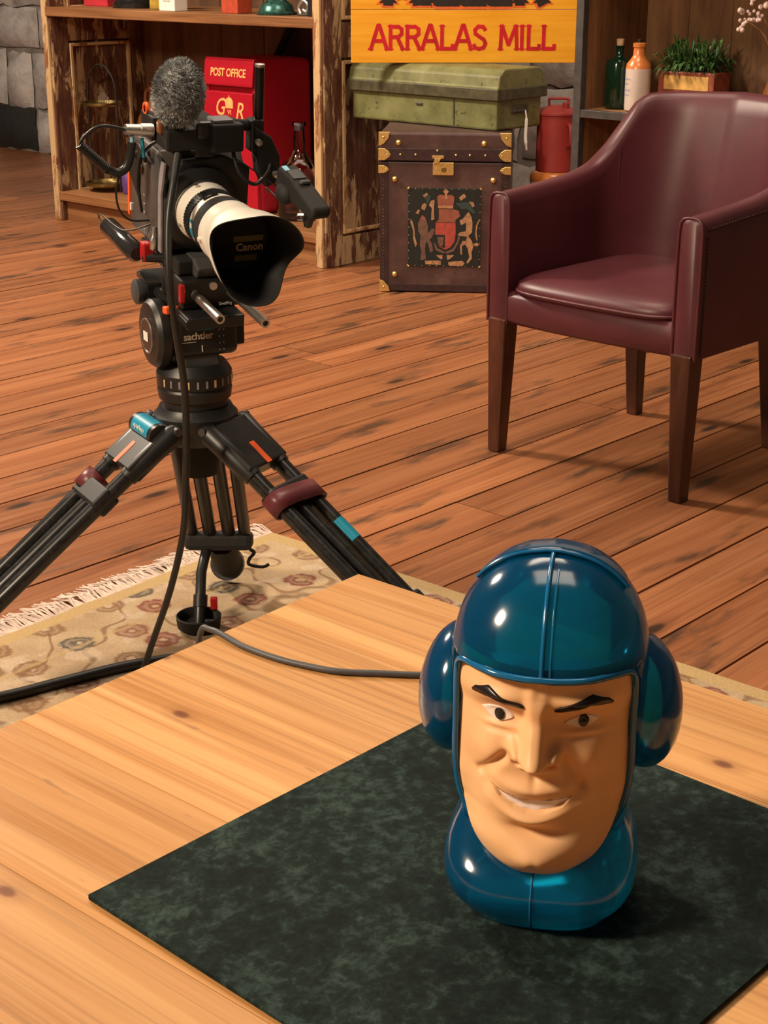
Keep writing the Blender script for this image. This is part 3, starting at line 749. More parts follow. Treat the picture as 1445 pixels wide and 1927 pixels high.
rootL, ML, PL, LL = make_leg(210, .60, .2, 0)
rootR, MR, PR, LR = make_leg(-30, .60, .2, 1)
# blue rental sticker wrapped over the left leg crown
st = MB(ML @ M_(0, 0, 0)); st.grid(lambda i, j: (-.040+.070*j/1, .016-.0205*math.cos(R(20+i*13)), .010+.0205*math.sin(R(20+i*13))), 11, 2)
so = st.build('sticker', MAT['sticker_blue'], rootL, smooth=60); tag(so, 'turquoise sticker with white script')
MB(ML).tube([(-.050, .016, .010), (.042, .016, .010)], .0200, 24).build('hinge_barrel', MAT['black_bronze'], rootL, smooth=40)
# white script scribbles on the sticker
def scribble(M, w_, h_, n, seed, r):
    rr = random.Random(seed); pts = []
    for k in range(n):
        t = k/(n-1); pts.append(M @ Vector((-w_/2+w_*t+rr.uniform(-.3, .3)*w_/n, (h_/2)*(1 if k % 2 else -1)*rr.uniform(.4, 1), 0)))
    return MB().tube(spline(pts, 3), r, 4)
SM = ML @ Matrix.Translation((-.005, .026, .0290)) @ Matrix.Rotation(PI, 4, 'Z') @ Matrix.Rotation(R(30), 4, 'X')
scribble(SM @ M_(0, -.002, -.0004, 0), .048, .009, 16, 2, .0006).build('script', MAT['white'], so)
# straps
def strap(MM, y0, w_, parent, tilt=0.0):
    pts = []
    for k in range(40):
        a = 2*PI*k/40; ex = 2/3.2
        pts.append((w_*math.copysign(abs(math.cos(a))**ex, math.cos(a)), .024*math.copysign(abs(math.sin(a))**ex, math.sin(a))))
    m = MB(MM)
    m.grid(lambda i, j: (pts[i][0], y0+.034*j+tilt*pts[i][0], pts[i][1]), 40, 2, True)
    o = m.build('leather_strap', MAT['strap'], parent, smooth=60); s_ = o.modifiers.new('t', 'SOLIDIFY'); s_.thickness = .003
    return tag(o, 'burgundy leather strap wrapped around the leg')
strap(MR, .150, .060, rootR, .12)
strap(ML @ M_(.044, 0, 0), .150, .020, rootL) if False else None
m = MB(ML); m.grid(lambda i, j: (-.040+.022*math.cos(i/24*2*PI), .125+.036*j, .022*math.sin(i/24*2*PI)), 24, 2, True)
o = m.build('leather_strap', MAT['strap'], rootL, smooth=60); o.modifiers.new('t', 'SOLIDIFY').thickness = .003; tag(o, 'burgundy leather strap on the far tube')
MB(MR).box(-.048, -.030, .255, .30, .0112, .0125).build('sticker', MAT['sticker_blue'], rootR) if False else None
m = MB(MR); m.grid(lambda i, j: (.0385+.0142*math.cos(R(25+13*i)), .235+.045*j, .0142*math.sin(R(25+13*i))), 11, 2)
o = m.build('sticker', MAT['sticker_blue'], rootR, smooth=60); tag(o, 'turquoise sticker on the leg tube')
# rear leg
r3 = MB().box(-.06, .06, .045, .085, .40, .455).build('leg', MAT['black_bronze'], tri, bevel=.005)
top3 = Vector((0, .07, .42)); bot3 = Vector((-.002, .29, .135))
for x0, x1 in ((-.050, -.050), (-.018, -.016), (.018, .020), (.050, .050)):
    MB().tube([top3+Vector((x0, 0, 0)), bot3+Vector((x1, 0, 0))], .0118 if abs(x0) > .03 else .0128, 12).build('outer_tube', MAT['black_bronze'], r3, smooth=60)
MB(Matrix.Translation(bot3) @ Matrix.Rotation(R(-15), 4, 'X')).box(-.064, .064, -.03, .03, -.022, .012).build('leg_clamp', MAT['black_matt'], r3, bevel=.01)
MB().tube([bot3+Vector((.004, 0, -.01)), Vector((.003, .366, .056))], [.026, .030], 14).build('lower_stage', MAT['black_matt'], r3, smooth=50)
tag(MB().tube([Vector((.003, .362, .052)), Vector((.003, .380, .0465)), Vector((.003, .388, .044))], [.033, .034, .030], 22).build('rubber_foot', MAT['grey_mid'], r3, smooth=45), 'grey rubber foot with red trim')
MB().tube([Vector((-.025, .285, .12)), Vector((-.028, .20, .10)), Vector((-.030, .155, .012))], [.010, .010, .010], 12).build('spreader_rod', MAT['black_bronze'], tri, smooth=50)
MB().tube([Vector((-.0288, .183, .062)), Vector((-.0292, .172, .042))], .0135, 12).build('rod_collar', MAT['black'], tri, smooth=40)
MB(M_(-.010, .176, .048)).box(0, .013, -.005, .005, -.012, .012).build('clamp_knob', MAT['red_metal'], tri, bevel=.002)
MB(M_(-.018, .176, .048)).cyl((0, 0, 0), (-.012, 0, 0), .004, None, 8).build('knob_screw', MAT['black'], tri)
cu = MB(M_(-.030, .150, .0085)); cu.lathe([(.010, .002), (.036, .002), (.040, .006), (.042, .026), (.040, .028), (.038, .026), (.036, .008), (.01, .006)], 32, caps=False); cu.build('floor_cup', MAT['black_matt'], tri, smooth=40)
hk = MB(); hk.tube(spline([(.052, .30, .125), (.054, .31, .105), (.062, .315, .095), (.052, .32, .08), (.05, .335, .062), (.075, .34, .055), (.088, .342, .060)], 5), .0035, 8); hk.build('hook', MAT['black_matt'], tri, smooth=50)

# ================================================================== FLUID HEAD (on tripod)
fh = thing('fluid_head', (-.314, 2.5, .486), 206, 'black fluid pan head between the tripod bowl and camera', 'tripod head')
MB().lathe([(.055, 0), (.055, .012), (.060, .014), (.062, .030), (.060, .034), (.062, .036), (.0625, .058), (.058, .066), (.052, .074), (.04, .074)], 44).build('pan_base', MAT['black'], fh, smooth=30)
for k in range(12):
    a = R(20+k*14); MB(M_(.0625*math.cos(a), .0625*math.sin(a), .046, rz=math.degrees(a))).box(-.0006, .0006, -.0016, .0016, -.006, .006).build('scale_mark', MAT['grey_light'] if k % 3 else MAT['gold_print'], fh)
MB().hexa([(-.036, -.04, .066), (.036, -.04, .066), (.036, .044, .066), (-.036, .044, .066), (-.030, -.035, .10), (.030, -.035, .10), (.030, .040, .10), (-.030, .040, .10)]).build('pan_yoke', MAT['grey_mid'], fh, bevel=.006)
hb = MB().box(-.064, .046, -.058, .046, .088, .165).build('tilt_housing', MAT['black'], fh, bevel=.012, seg=3)
tag(hb, 'black tilt housing with maker lettering')
dsk = MB(); dsk.lathe([(.010, .046), (.050, .046), (.056, .052), (.056, .066), (.050, .073), (.030, .075), (.028, .073)], 40, 'x', (0, -.004, .125)); dk = dsk.build('tilt_drum', MAT['black'], fh, smooth=35)
MB().lathe([(.001, .0735), (.026, .0735), (.028, .0765), (.001, .0768)], 28, 'x', (0, -.004, .122)).build('drum_cap', MAT['black_gloss'], fh, smooth=35)
MB().lathe([(.027, .075), (.029, .075), (.029, .0775), (.027, .0775), (.027, .075)], 32, 'x', (0, -.004, .122), caps=False).build('cap_ring', MAT['steel'], fh, smooth=35)
MB().box(.0772, .0778, -.018, .004, .113, .128).build('cap_label', MAT['white'], fh)
MB().box(-.082, -.060, -.022, .026, .098, .150).build('counterbalance_knob', MAT['black_matt'], fh, bevel=.004)
MB(M_(.050, .045, .172, 0, 0, 10)).box(-.012, .012, -.007, .007, -.006, .006).build('brake_lever', MAT['orange'], fh, bevel=.0025)
MB().lathe([(.004, .052), (.018, .052), (.021, .058), (.021, .070), (.016, .073), (.003, .073)], 20, 'x', (0, -.075, .180)).build('handle_rosette', MAT['grey_mid'], fh, smooth=35)
MB().box(.03, .058, -.095, -.055, .160, .196).build('handle_mount', MAT['black'], fh, bevel=.004)
TM = M_(.006, .0468, .1195, 90, 0, 180)
text('lettering', 'sachtler', .0165, TM, MAT['grey_print'], fh, .95, off=.0003)
text('lettering', 'video 18', .0042, M_(.026, .0465, .130, 90, 0, 180), MAT['grey_print'], fh) if False else MB().box(.010, .034, .0462, .0466, .1150, .1160).build('underline', MAT['grey_print'], fh)
MB().prism([(-.022, .1335), (.010, .1335), (.002, .1385), (-.012, .1385)], .0006, 'y', .0460).build('logo_arc', MAT['sticker_blue'], fh)
MB().box(-.0008, .0008, .0462, .0466, .098, .109).build('level_mark', MAT['white'], fh)
for k in range(5):
    for x in (-.030, -.037): MB().box(x-.0009, x+.0009, .0462, .0466, .098+.011*k, .0998+.011*k).build('dot_mark', MAT['grey_print'], fh)

# ================================================================== VIDEO CAMERA (on fluid head)
CM = Matrix.Translation((-.284, 2.47, .809)) @ Matrix.Rotation(R(206), 4, 'Z') @ Matrix.Rotation(R(-8.5), 4, 'X')
base_pt = CM @ Vector((0, -.016, -.164))
vc = thing('video_camera', base_pt, 206, 'black video camera with long white zoom lens on the tripod', 'video camera', rx=-8.5)
CT = Matrix.Translation((0, .016, .164))
def cb(M=None): return MB(CT @ M if M else CT)
# body
body = cb().prism([(-.185, -.070), (-.03, -.070), (-.022, -.060), (-.022, .050), (-.05, .085), (-.17, .085), (-.20, .060), (-.20, -.05)], .140, 'x', -.080).build('camera_body', MAT['grey_body'], vc, bevel=.006)
cb().prism([(-.16, -.065), (-.045, -.065), (-.028, -.055), (-.028, .030), (-.050, .060), (-.10, .078), (-.16, .06)], .010, 'x', .058).build('side_panel', MAT['grey_body'], body, bevel=.003)
cb().prism([(-.020, -.066), (-.006, -.066), (-.006, .026), (.004, .060), (.012, .082), (-.004, .082), (-.014, .058), (-.020, .026)], .004, 'x', .0655).build('trim_strip', MAT['grey_light'], body, bevel=.001)
cb().prism([(-.022, -.070), (-.006, -.062), (-.006, .02), (-.03, .07), (-.05, .082), (-.05, .06), (-.022, .02)], .0115, 'x', .054).build('cheek_plate', MAT['grey_mid'], body, bevel=.003)
cb().prism([(-.165, .02), (-.115, -.01), (-.105, .05), (-.09, .07), (-.12, .080), (-.17, .066)], .004, 'x', .066).build('connector_bay', MAT['black'], body, bevel=.001)
for k, (y, z_, s_) in enumerate([(-.10, .045, .008), (-.075, .066, .005), (-.13, .06, .005), (-.055, .080, .004), (-.085, .083, .004)]):
    cb(M_(.070, y, z_, 0, 90, 0)).lathe([(s_*.5, 0), (s_, 0), (s_, .003), (s_*.5, .003)], 14).build('socket', MAT['brass_dull'] if k % 2 == 0 else MAT['black_gloss'], body, smooth=40)
for k in range(5):
    cb(M_(.0682, -.09, -.052+.014*k, 0, 0, 0)).box(0, .0006, -.004, .004, -.0012, .0012).build('print_mark', MAT['grey_light'], body)
cb().box(.050, .062, -.165, -.135, -.03, .0).build('clip', MAT['black'], body, bevel=.002)
cb().box(.066, .070, -.172, -.164, -.05, .02).build('orange_tag', MAT['orange'], body)
cb().box(.066, .0705, -.160, -.154, -.04, -.028).build('white_tag', MAT['white'], body)
# front housing and mount
cb().lathe([(.052, -.03), (.066, -.026), (.066, -.008), (.058, -.004), (.050, -.004)], 36, 'y').build('mount_housing', MAT['black'], body, smooth=35)
cb().prism([(-.080, -.06), (-.030, -.07), (.052, -.07), (.055, .02), (.03, .075), (-.04, .082), (-.085, .06)], .014, 'y', -.034).build('front_plate', MAT['black_bronze'], body, bevel=.004)
# lens
lens = cb().lathe([(.030, -.004), (.0465, -.004), (.0475, 0), (.0475, .006), (.0455, .008), (.0445, .034), (.0430, .036)], 48, 'y').build('lens_barrel', MAT['lens_white'], vc, smooth=35); tag(lens, 'white telephoto zoom lens')
cb().lathe([(.0470, .0005), (.0482, .001), (.0482, .0055), (.0470, .006)], 48, 'y', caps=False).build('mount_ring', MAT['steel'], lens, smooth=35)
rg = cb(); 
for k in range(60):
    a = 2*PI*k/60; rg.T = CT @ Matrix.Rotation(a, 4, 'Y'); rg.box(-.0016, .0016, .036, .058, .044, .0468)
ring = cb().lathe([(.043, .035), (.0455, .035), (.0455, .059), (.043, .059)], 48, 'y').build('zoom_ring', MAT['black'], lens, smooth=35)
rg.build('ribbing', MAT['black'], ring)
cb().lathe([(.0435, .059), (.0452, .060), (.0455, .078), (.0435, .079)], 48, 'y').build('collar', MAT['lens_white'], lens, smooth=35)
cb().lathe([(.0440, .078), (.0472, .079), (.0476, .112), (.0450, .113)], 48, 'y').build('focus_ring', MAT['black_matt'], lens, smooth=35)
cb(Matrix.Rotation(R(18), 4, 'Y')).box(-.012, .012, .063, .070, .0448, .0460).build('distance_window', MAT['black_gloss'], lens)
stl = cb(); stl.grid(lambda i, j: (.0458*math.sin(R(78+7*i)), .0605+.016*j, .0458*math.cos(R(78+7*i))), 6, 2); stl.build('sticker', MAT['sticker_blue'], lens, smooth=60)
stw = cb(); stw.grid(lambda i, j: (.0460*math.sin(R(84+5*i)), .064+.009*j, .0460*math.cos(R(84+5*i))), 3, 2); stw.build('sticker_print', MAT['white'], lens, smooth=60)
for a in (110, 20): cb(Matrix.Rotation(R(a), 4, 'Y')).cyl((0, .012, .044), (0, .012, .050), .003, None, 10).build('screw', MAT['steel'], lens, smooth=40)
def hend(i, a, z): 
    return .254 - .056*max(0, .5-.5*math.cos(2*(a+R(28))))**3.0
hood = cb().lathe([(.0455, .108), (.0490, .109), (.0495, .135), (.0550, .17), (.0615, .20), (.0685, .25)], 72, 'y', caps=False, fn=lambda i, a, z: hend(i, a, z) if i == 5 else min(z, hend(i, a, .25)-.006*(5-i))).build('lens_hood', MAT['lens_white'], lens, smooth=40)
cb().lathe([(.044, .112), (.0475, .114), (.0480, .135), (.0535, .17), (.0600, .20), (.0672, .25)], 72, 'y', caps=False, fn=lambda i, a, z: hend(i, a, z) if i == 5 else min(z, hend(i, a, .25)-.006*(5-i))).build('hood_lining', MAT['black_matt'], hood, smooth=40)
rimp = []
for k in range(72):
    a = 2*PI*k/72; rimp.append((.0679*math.sin(a), hend(5, a, .25), .0679*math.cos(a)))
cb().tube(rimp, .0008, 6, closed=True).build('hood_edge', MAT['black_matt'], hood, smooth=60)
cb(Matrix.Rotation(R(95), 4, 'Y')).cyl((0, .120, .048), (0, .120, .053), .004, None, 12).build('hood_button', MAT['lens_white'], hood, smooth=40)
cap = cb().lathe([(.002, .118), (.0465, .118), (.0475, .121), (.044, .123), (.002, .123)], 40, 'y').build('lens_cap', MAT['black_matt'], lens, smooth=40)
CTX = CT @ M_(-.018, .151, -.011, 90, 0, 180) 
# lettering plate set into the hood
pl = cb().lathe([(.001, .146), (.0482, .146), (.0486, .149), (.001, .150)], 40, 'y').build('lens_front', MAT['black_matt'], lens, smooth=40)
text('lettering', 'Canon', .0165, CTX @ M_(0, -.006, 0), MAT['gold_print'], pl, 1.0, off=.0004)
for z_, x0, x1 in ((.0015, .008, -.040), (-.0285, .006, -.030)):
    cb(M_(0, .1505, z_)).box(x1, x0, 0, .0008, -.0045, .0045).build('yellow_tape', MAT['tape_yellow'], pl)
# baseplate, rods
bp = cb().box(-.040, .056, -.165, .085, -.166, -.146).build('dovetail_plate', MAT['black'], vc, bevel=.003)
cb().box(.0555, .0585, -.165, .085, -.158, -.150).build('plate_edge', MAT['gold_tube'], bp)
cb().box(-.052, .052, -.05, .045, -.146, -.098).build('rod_block', MAT['black'], bp, bevel=.004)
cb().box(-.046, .050, -.15, .02, -.098, -.072).build('shoulder_plate', MAT['black_matt'], bp, bevel=.004)
cb().box(.050, .054, -.15, -.03, -.092, -.086).build('plate_edge', MAT['gold_tube'], bp)
cb().prism([(-.03, -.098), (.035, -.098), (.045, -.080), (.02, -.070), (-.03, -.070)], .07, 'x', -.045).build('lens_support', MAT['grey_mid'], bp, bevel=.003)
for x, y1 in ((.030, .160), (-.030, .195)):
    rd = cb().lathe([(.0045, y1-.02), (.0045, y1), (.0075, y1), (.0075, -.12), (.004, -.12)], 20, 'y', (x, 0, -.120), caps=False).build('rail_rod', MAT['steel'], bp, smooth=40)
    cb().lathe([(.0001, y1-.0195), (.0046, y1-.0195)], 16, 'y', (x, 0, -.120), caps=False).build('rod_bore', MAT['steel'], rd)
cb().lathe([(.0082, .055), (.0084, .055), (.0084, .068), (.0082, .068)], 20, 'y', (.030, 0, -.120), caps=False).build('rod_band', MAT['black'], bp, smooth=40)
cb(M_(.050, .04, -.112)).box(-.003, .006, 0, .010, -.020, .010).build('lock_lever', MAT['red_metal'], bp, bevel=.002)
cb(M_(.0, .045, -.108)).lathe([(.003, 0), (.0065, 0), (.0065, .004), (.003, .004)], 16, 'y').build('thread_socket', MAT['steel'], bp, smooth=40)
text('lettering', 'SmallRig', .0065, CT @ M_(-.022, .0455, -.142, 90, 0, 180), MAT['white'], bp)
# rear side tube grip
gr = cb().tube([(.084, -.245, -.092), (.084, -.235, -.092), (.084, -.09, -.090), (.084, -.08, -.090)], [.010, .0165, .0165, .011], 20).build('grip_tube', MAT['gold_tube'], vc, smooth=40)
cb(M_(.074, -.07, -.080)).box(-.012, .008, -.006, .014, -.016, .014).build('clamp', MAT['red_metal'], gr, bevel=.003)
cb().cyl((.08, -.065, -.09), (.045, -.05, -.09), .008, None, 12).build('clamp_arm', MAT['black'], gr, smooth=40)
cb().tube(spline([(.072, -.03, -.03), (.074, -.028, -.05), (.073, -.03, -.068)], 4), [.003]*4+[.006]*4+[.003], 10).build('strap_ring', MAT['steel'], vc, smooth=50)
# top handle and modules
hd = cb().box(-.028, .012, -.19, .0, .112, .140).build('top_handle', MAT['black'], vc, bevel=.006)
for y in (-.17, -.03): cb().box(-.022, .008, y-.014, y+.014, .080, .116).build('handle_post', MAT['black'], hd, bevel=.003)
cb().box(-.045, .060, -.06, -.005, .095, .128).build('xlr_module', MAT['black_matt'], hd, bevel=.004)
cb().box(-.060, -.008, -.035, .015, .094, .138).build('viewfinder_clamp', MAT['black_matt'], hd, bevel=.004)
cb().box(-.045, -.012, -.025, .005, .138, .143).build('clamp_top', MAT['grey_light'], hd, bevel=.001)
cb().box(.0, .016, -.05, -.035, .148, .162).build('orange_tag', MAT['orange'], hd, bevel=.003)
cb().box(.05, .064, -.12, -.06, .095, .135).build('side_bracket', MAT['black'], hd, bevel=.003)
cb(M_(.062, -.10, .140)).lathe([(.006, -.002), (.010, -.002), (.010, .002), (.006, .002)], 16, 'x', caps=False).build('orange_ring', MAT['orange'], hd, smooth=40)
xl = cb().tube([(.064, -.06, .116), (.084, -.06, .117), (.0845, -.06, .117), (.108, -.06, .119)], [.0105, .0105, .009, .0085], 16).build('cable_plug', MAT['steel'], vc, smooth=35)
cb().cyl((.098, -.058, .110), (.098, -.056, .085), .0032, None, 10).build('blue_sleeve', MAT['pale_blue'], xl, smooth=40)
cb().cyl((.082, -.058, .105), (.080, -.056, .075), .003, None, 10).build('blue_sleeve', MAT['sticker_blue'], xl, smooth=40)
# microphone with fur windshield
mic = cb().tube([(.040, -.07, .138), (.042, -.03, .140), (.044, .0, .150)], .010, 14).build('microphone', MAT['black'], vc, smooth=50)
cb().tube([(.043, -.03, .131), (.043, -.012, .136)], .0165, 20).build('mic_holder', MAT['black_matt'], mic, smooth=40)
cb(M_(.056, -.03, .128)).box(-.010, .010, -.008, .008, -.010, .010).build('brown_block', MAT['stoneware_brown'], mic, bevel=.003)
fc = Vector((.0445, .005, .187)); fr_ = (.0345, .036, .047)
FTm = Matrix.Translation(fc) @ Matrix.Rotation(R(-8), 4, 'Y') @ Matrix.Rotation(R(-6), 4, 'X')
fo = cb(FTm).ball((0, 0, 0), fr_, 28, 18).build('windshield', MAT['fur'], mic, smooth=60); tag(fo, 'grey furry microphone windshield')
hair = MB(CT @ FTm); rh = random.Random(9)
for k in range(5200):
    zc = rh.uniform(-.97, 1); a = rh.uniform(0, 2*PI); q = math.sqrt(1-zc*zc); n = Vector((q*math.cos(a), q*math.sin(a), zc))
    p = Vector((n.x*fr_[0], n.y*fr_[1], n.z*fr_[2])); t = n.cross(Vector((rh.uniform(-1, 1), rh.uniform(-1, 1), rh.uniform(-1, 1)))).normalized()
    L = rh.uniform(.004, .0095); tip = p+n*L+t*rh.uniform(0, .006); u = n.cross(t)*.00045
    hair.add([p-u-n*.001, p+u-n*.001, p+n*L*.6+t*.001+u*.7, tip], [(0, 1, 2), (0, 2, 3)])
ho = bpy.data.objects.new('fur', None)
hme = bpy.data.meshes.new('fur'); hme.from_pydata(hair.v, [], hair.f); hme.materials.append(MAT['fur'])
ho = bpy.data.objects.new('fur', hme); COL.objects.link(ho); ho.parent = fo; ho['kind'] = 'stuff'
# viewfinder arm, post and eyepiece
va = cb().cyl((-.05, -.01, .132), (-.096, -.004, .128), .009, None, 14).build('viewfinder_arm', MAT['black_matt'], vc, smooth=40)
cb().box(-.094, -.072, -.014, .012, .092, .142).build('arm_block', MAT['black'], va, bevel=.003)
vp = cb().cyl((-.0895, .0, .075), (-.0880, .0, .222), .0075, None, 18).build('slide_post', MAT['black_gloss'], va, smooth=40)
cb().lathe([(.003, .222), (.0078, .221), (.0078, .225), (.003, .226)], 16, 'z', (-.088, 0, 0)).build('post_cap', MAT['steel'], vp, smooth=40)
cb().prism([(-.075, .135), (-.105, .115), (-.120, .085), (-.122, .045), (-.098, .035), (-.085, .06), (-.080, .10)], .030, 'y', -.012).build('slide_carriage', MAT['black_matt'], va, bevel=.004)
for x, z_ in ((-.078, .112), (-.108, .060)): 
    kn = cb().lathe([(.0025, .012), (.0025, .020), (.0050, .020), (.0050, .027), (.001, .028)], 14, 'y', (x, .006, z_)).build('thumb_screw', MAT['steel'], va, smooth=40)
VM = M_(-.115, .075, .064, -14, 0, 6) @ Matrix.Scale(.66, 4)
vf = cb(VM).prism([(-.03, -.028), (.05, -.030), (.15, -.020), (.158, -.006), (.15, .010), (.06, .020), (.03, .026), (-.03, .022)], .050, 'x', -.025).build('viewfinder', MAT['black_matt'], vc, bevel=.008, seg=3)
cb(VM).box(-.015, .018, .0, .04, .0225, .0265).build('viewfinder_panel', MAT['black_gloss'], vf)
cb(VM).box(.006, .018, -.022, .002, .0225, .0255).build('viewfinder_reflection', MAT['pale_blue'], vf)  # pale reflection on the glossy viewfinder, put in as a light blue patch
cb(VM).box(-.018, .012, .05, .064, .018, .030).build('viewfinder_hinge', MAT['grey_mid'], vf, bevel=.004)
cb(VM).ball((.024, .02, -.024), (.020, .030, .024), 18, 12).build('eyecup', MAT['black_matt'], vf, smooth=60)
cb(VM).tube([(-.002, .10, -.022), (-.002, .10, -.05), (-.004, .10, -.066)], [.008, .013, .010], 14).build('viewfinder_knob', MAT['black_gloss'], vf, smooth=40)
# small cables that belong to the camera
def ccable(pts, r, name='cable', m='black', par=None): return cb().tube(spline(pts, 8), r, 8).build(name, MAT[m], par or vc, smooth=60)
ccable([(.108, -.06, .119), (.146, -.06, .126), (.172, -.06, .112), (.181, -.06, .099)], .0028)
cc = []
A = Vector((.181, -.06, .099)); B_ = Vector((.137, -.06, .058)); d = (B_-A).normalized(); u1 = d.cross(Vector((0, 1, 0))).normalized(); u2 = Vector((0, 1, 0))
for k in range(17*10+1):
    t = k/170; a = 2*PI*17*t; cc.append(A.lerp(B_, t)+u1*.0062*math.cos(a)+u2*.0062*math.sin(a))
cb().tube(cc, .0019, 6).build('coiled_cable', MAT['black'], vc, smooth=60)
ccable([(.137, -.06, .058), (.122, -.06, .052), (.108, -.06, .058), (.101, -.06, .075), (.098, -.058, .1)], .0072)
ccable([(.118, -.06, .050), (.124, -.06, .020), (.118, -.06, -.010), (.100, -.06, -.026), (.070, -.06, -.028)], .0018)
ccable([(.068, -.06, -.035), (.100, -.10, -.055), (.105, -.2, -.06), (.100, -.24, -.075), (.092, -.2, -.095)], .0013)
ccable([(.040, -.045, .105), (.058, -.055, .10), (.078, -.07, .075), (.083, -.075, .03), (.076, -.08, -.02)], .0026)
ccable([(-.045, -.0, .10), (-.05, .02, .065), (-.075, .025, .045), (-.100, .02, .065), (-.105, .01, .085)], .0032)
ccable([(-.045, .0, .085), (-.08, .02, .062), (-.11, .03, .04)], .0012)
ccable([(-.10, .02, .03), (-.085, .05, .045), (-.10, .09, .03)], .0014)

# ================================================================== CABLES
def cable(name, pts, r, label, mat_='black', n=10, seg=10):
    o = MB().tube(spline(pts, seg), r, n).build(name, MAT[mat_], None, smooth=60); return tag(o, label, 'cable')
cable('hanging_cable', [(-.312, 2.405, .905), (-.318, 2.375, .862), (-.3245, 2.35, .808), (-.3235, 2.325, .733), (-.317, 2.325, .65), (-.311, 2.345, .562), (-.312, 2.355, .49), (-.317, 2.36, .40), (-.325, 2.36, .31), (-.354, 2.38, .199), (-.395, 2.42, .085), (-.415, 2.43, .028), (-.42, 2.36, .0165), (-.40, 2.15, .0165), (-.44, 1.75, .0165), (-.52, 1.3, .0165)], .0058, 'black cable hanging from the video camera down to the rug')
cable('floor_cable', [(-1.0, 2.25, .009), (-.82, 2.27, .018), (-.645, 2.348, .0175), (-.55, 2.408, .0175), (-.441, 2.474, .0175), (-.33, 2.50, .0175), (-.2, 2.42, .0195), (0, 2.15, .0195), (.05, 1.8, .0195), (-.1, 1.3, .0195), (-.2, .9, .0195)], .0095, 'thick black cable snaking over the rug beside the table')
cable('table_cable', [(-.160, 1.16, .40), (-.155, 1.145, .60), (-.145, 1.116, .690), (-.133, 1.102, .7030), (-.108, 1.074, .7028), (-.080, 1.0517, .7026), (-.055, 1.038, .7026), (-.032, 1.0292, .7026), (.0, 1.026, .7026), (.028, 1.0235, .7026), (.085, 1.022, .7026), (.14, 1.030, .7026), (.178, 1.050, .7026), (.192, 1.066, .6985), (.202, 1.076, .66), (.205, 1.08, .40), (.21, 1.10, .06), (.26, 1.2, .0135), (.5, 1.5, .0135)], .0024, 'thin grey cable running across the tabletop behind the head', 'grey_mid')

# ================================================================== CABINET WITH SHELVES
cab = thing('open_cabinet', C0, CR, 'tall open cabinet with peeling paint sides and wooden shelves', 'cabinet')
XR = 1.7536; DP = .55; HT = 1.75
for x0 in (0, XR-.035):
    s_ = MB().box(x0, x0+.035, .012, DP, 0, HT).build('side_panel', MAT['worn'], cab)
    MB().box(x0-.002, x0+.036, -.006, .012, 0, HT).build('front_edge', MAT['worn_edge'], s_, bevel=.003)
    for side in ((-1, 1) if x0 == 0 else (1,)):
        X0, X1 = (x0+.035, x0+.049) if side > 0 else (x0-.014, x0)
        if x0 > 1 or side > 0:
            for (y0_, y1_, z0_, z1_) in ((.004, .10, 0, HT), (DP-.10, DP, 0, HT), (.10, DP-.10, 0, .115), (.10, DP-.10, .80, .93), (.10, DP-.10, HT-.12, HT)):
                MB().box(X0, X1, y0_, y1_, z0_, z1_).build('frame_rail', MAT['worn'], s_, bevel=.003)
            for zz in ((.125, .79), (.94, HT-.13)):
                for (y0_, y1_, z0_, z1_) in ((.102, .118, *zz), (DP-.118, DP-.102, *zz), (.118, DP-.118, zz[0], zz[0]+.014), (.118, DP-.118, zz[1]-.014, zz[1])):
                    MB().box(X0, X1+.004, y0_, y1_, z0_, z1_).build('moulding', MAT['worn_edge'], s_, bevel=.003)
for z0_, z1_, y0_ in ((.910, .950, -.008), (.094, .134, -.004), (1.45, 1.49, 0)):
    MB().box(-XR/2+.03, XR/2-.03, -DP/2, DP/2-.02, -(z1_-z0_)/2, (z1_-z0_)/2).build('shelf', MAT['shelf_wood'], cab, bevel=.004, loc=(XR/2, y0_+DP/2, (z0_+z1_)/2))
MB().box(.035, XR-.035, .03, .06, 0, .094).build('plinth', MAT['shelf_wood'], cab)
for k in range(12):
    wdt = (XR-.07)/12; MB().box(.0012, wdt-.0012, 0, .015, .0, HT-.02).build('back_board', MAT['dark_wood'], cab, loc=(.035+k*wdt, DP-.015-.002*(k % 2), .02))
pipe = MB().tube([CF @ Vector((.78, .50, .45)), CF @ Vector((1.10, .50, .905))], .018, 12).build('dark_pole', MAT['black_matt'], None, smooth=50); tag(pipe, 'dark pole leaning diagonally at the back of the cabinet', 'pole')
def on(x, y, z_): return CF @ Vector((x, y, z_))
# post box
pb = thing('post_box', on(.93, .15, .134), CR, 'bright red metal post box with gold royal cypher lettering', 'post box')
MB().box(0, .31, .0, .32, 0, .63).build('box_body', MAT['postbox_red'], pb, bevel=.03, seg=4)
fd_ = MB().box(.006, .304, -.012, .01, 0.005, .499).box(.006, .304, -.012, .01, .527, .635).box(.006, .02, -.012, .01, .499, .527).box(.285, .304, -.012, .01, .499, .527).build('front_door', MAT['postbox_red'], pb, bevel=.004, seg=2)
MB().prism([(-.016, .625), (-.028, .535), (-.028, .524), (-.010, .524), (-.010, .625)], .300, 'x', .005).build('rain_hood', MAT['postbox_red'], pb, bevel=.006)
MB().box(.02, .285, -.0015, .004, .499, .527).build('letter_slot', MAT['postbox_red'], pb)
MB().box(.004, .306, -.030, -.010, .365, .500).build('notice_plate', MAT['postbox_red'], pb, bevel=.005)
MB().box(.10, .20, -.022, -.011, .275, .30).build('notice_frame', MAT['grey_light'], pb, bevel=.002)
MB().box(.085, .089, -.0145, -.0115, .01, .27).build('door_joint', MAT['postbox_red'], pb)
text('lettering', 'POST OFFICE', .046, M_(.155, -.0252, .562, 82, 0, 0), MAT['gold_paint'], pb, .80, off=.001)
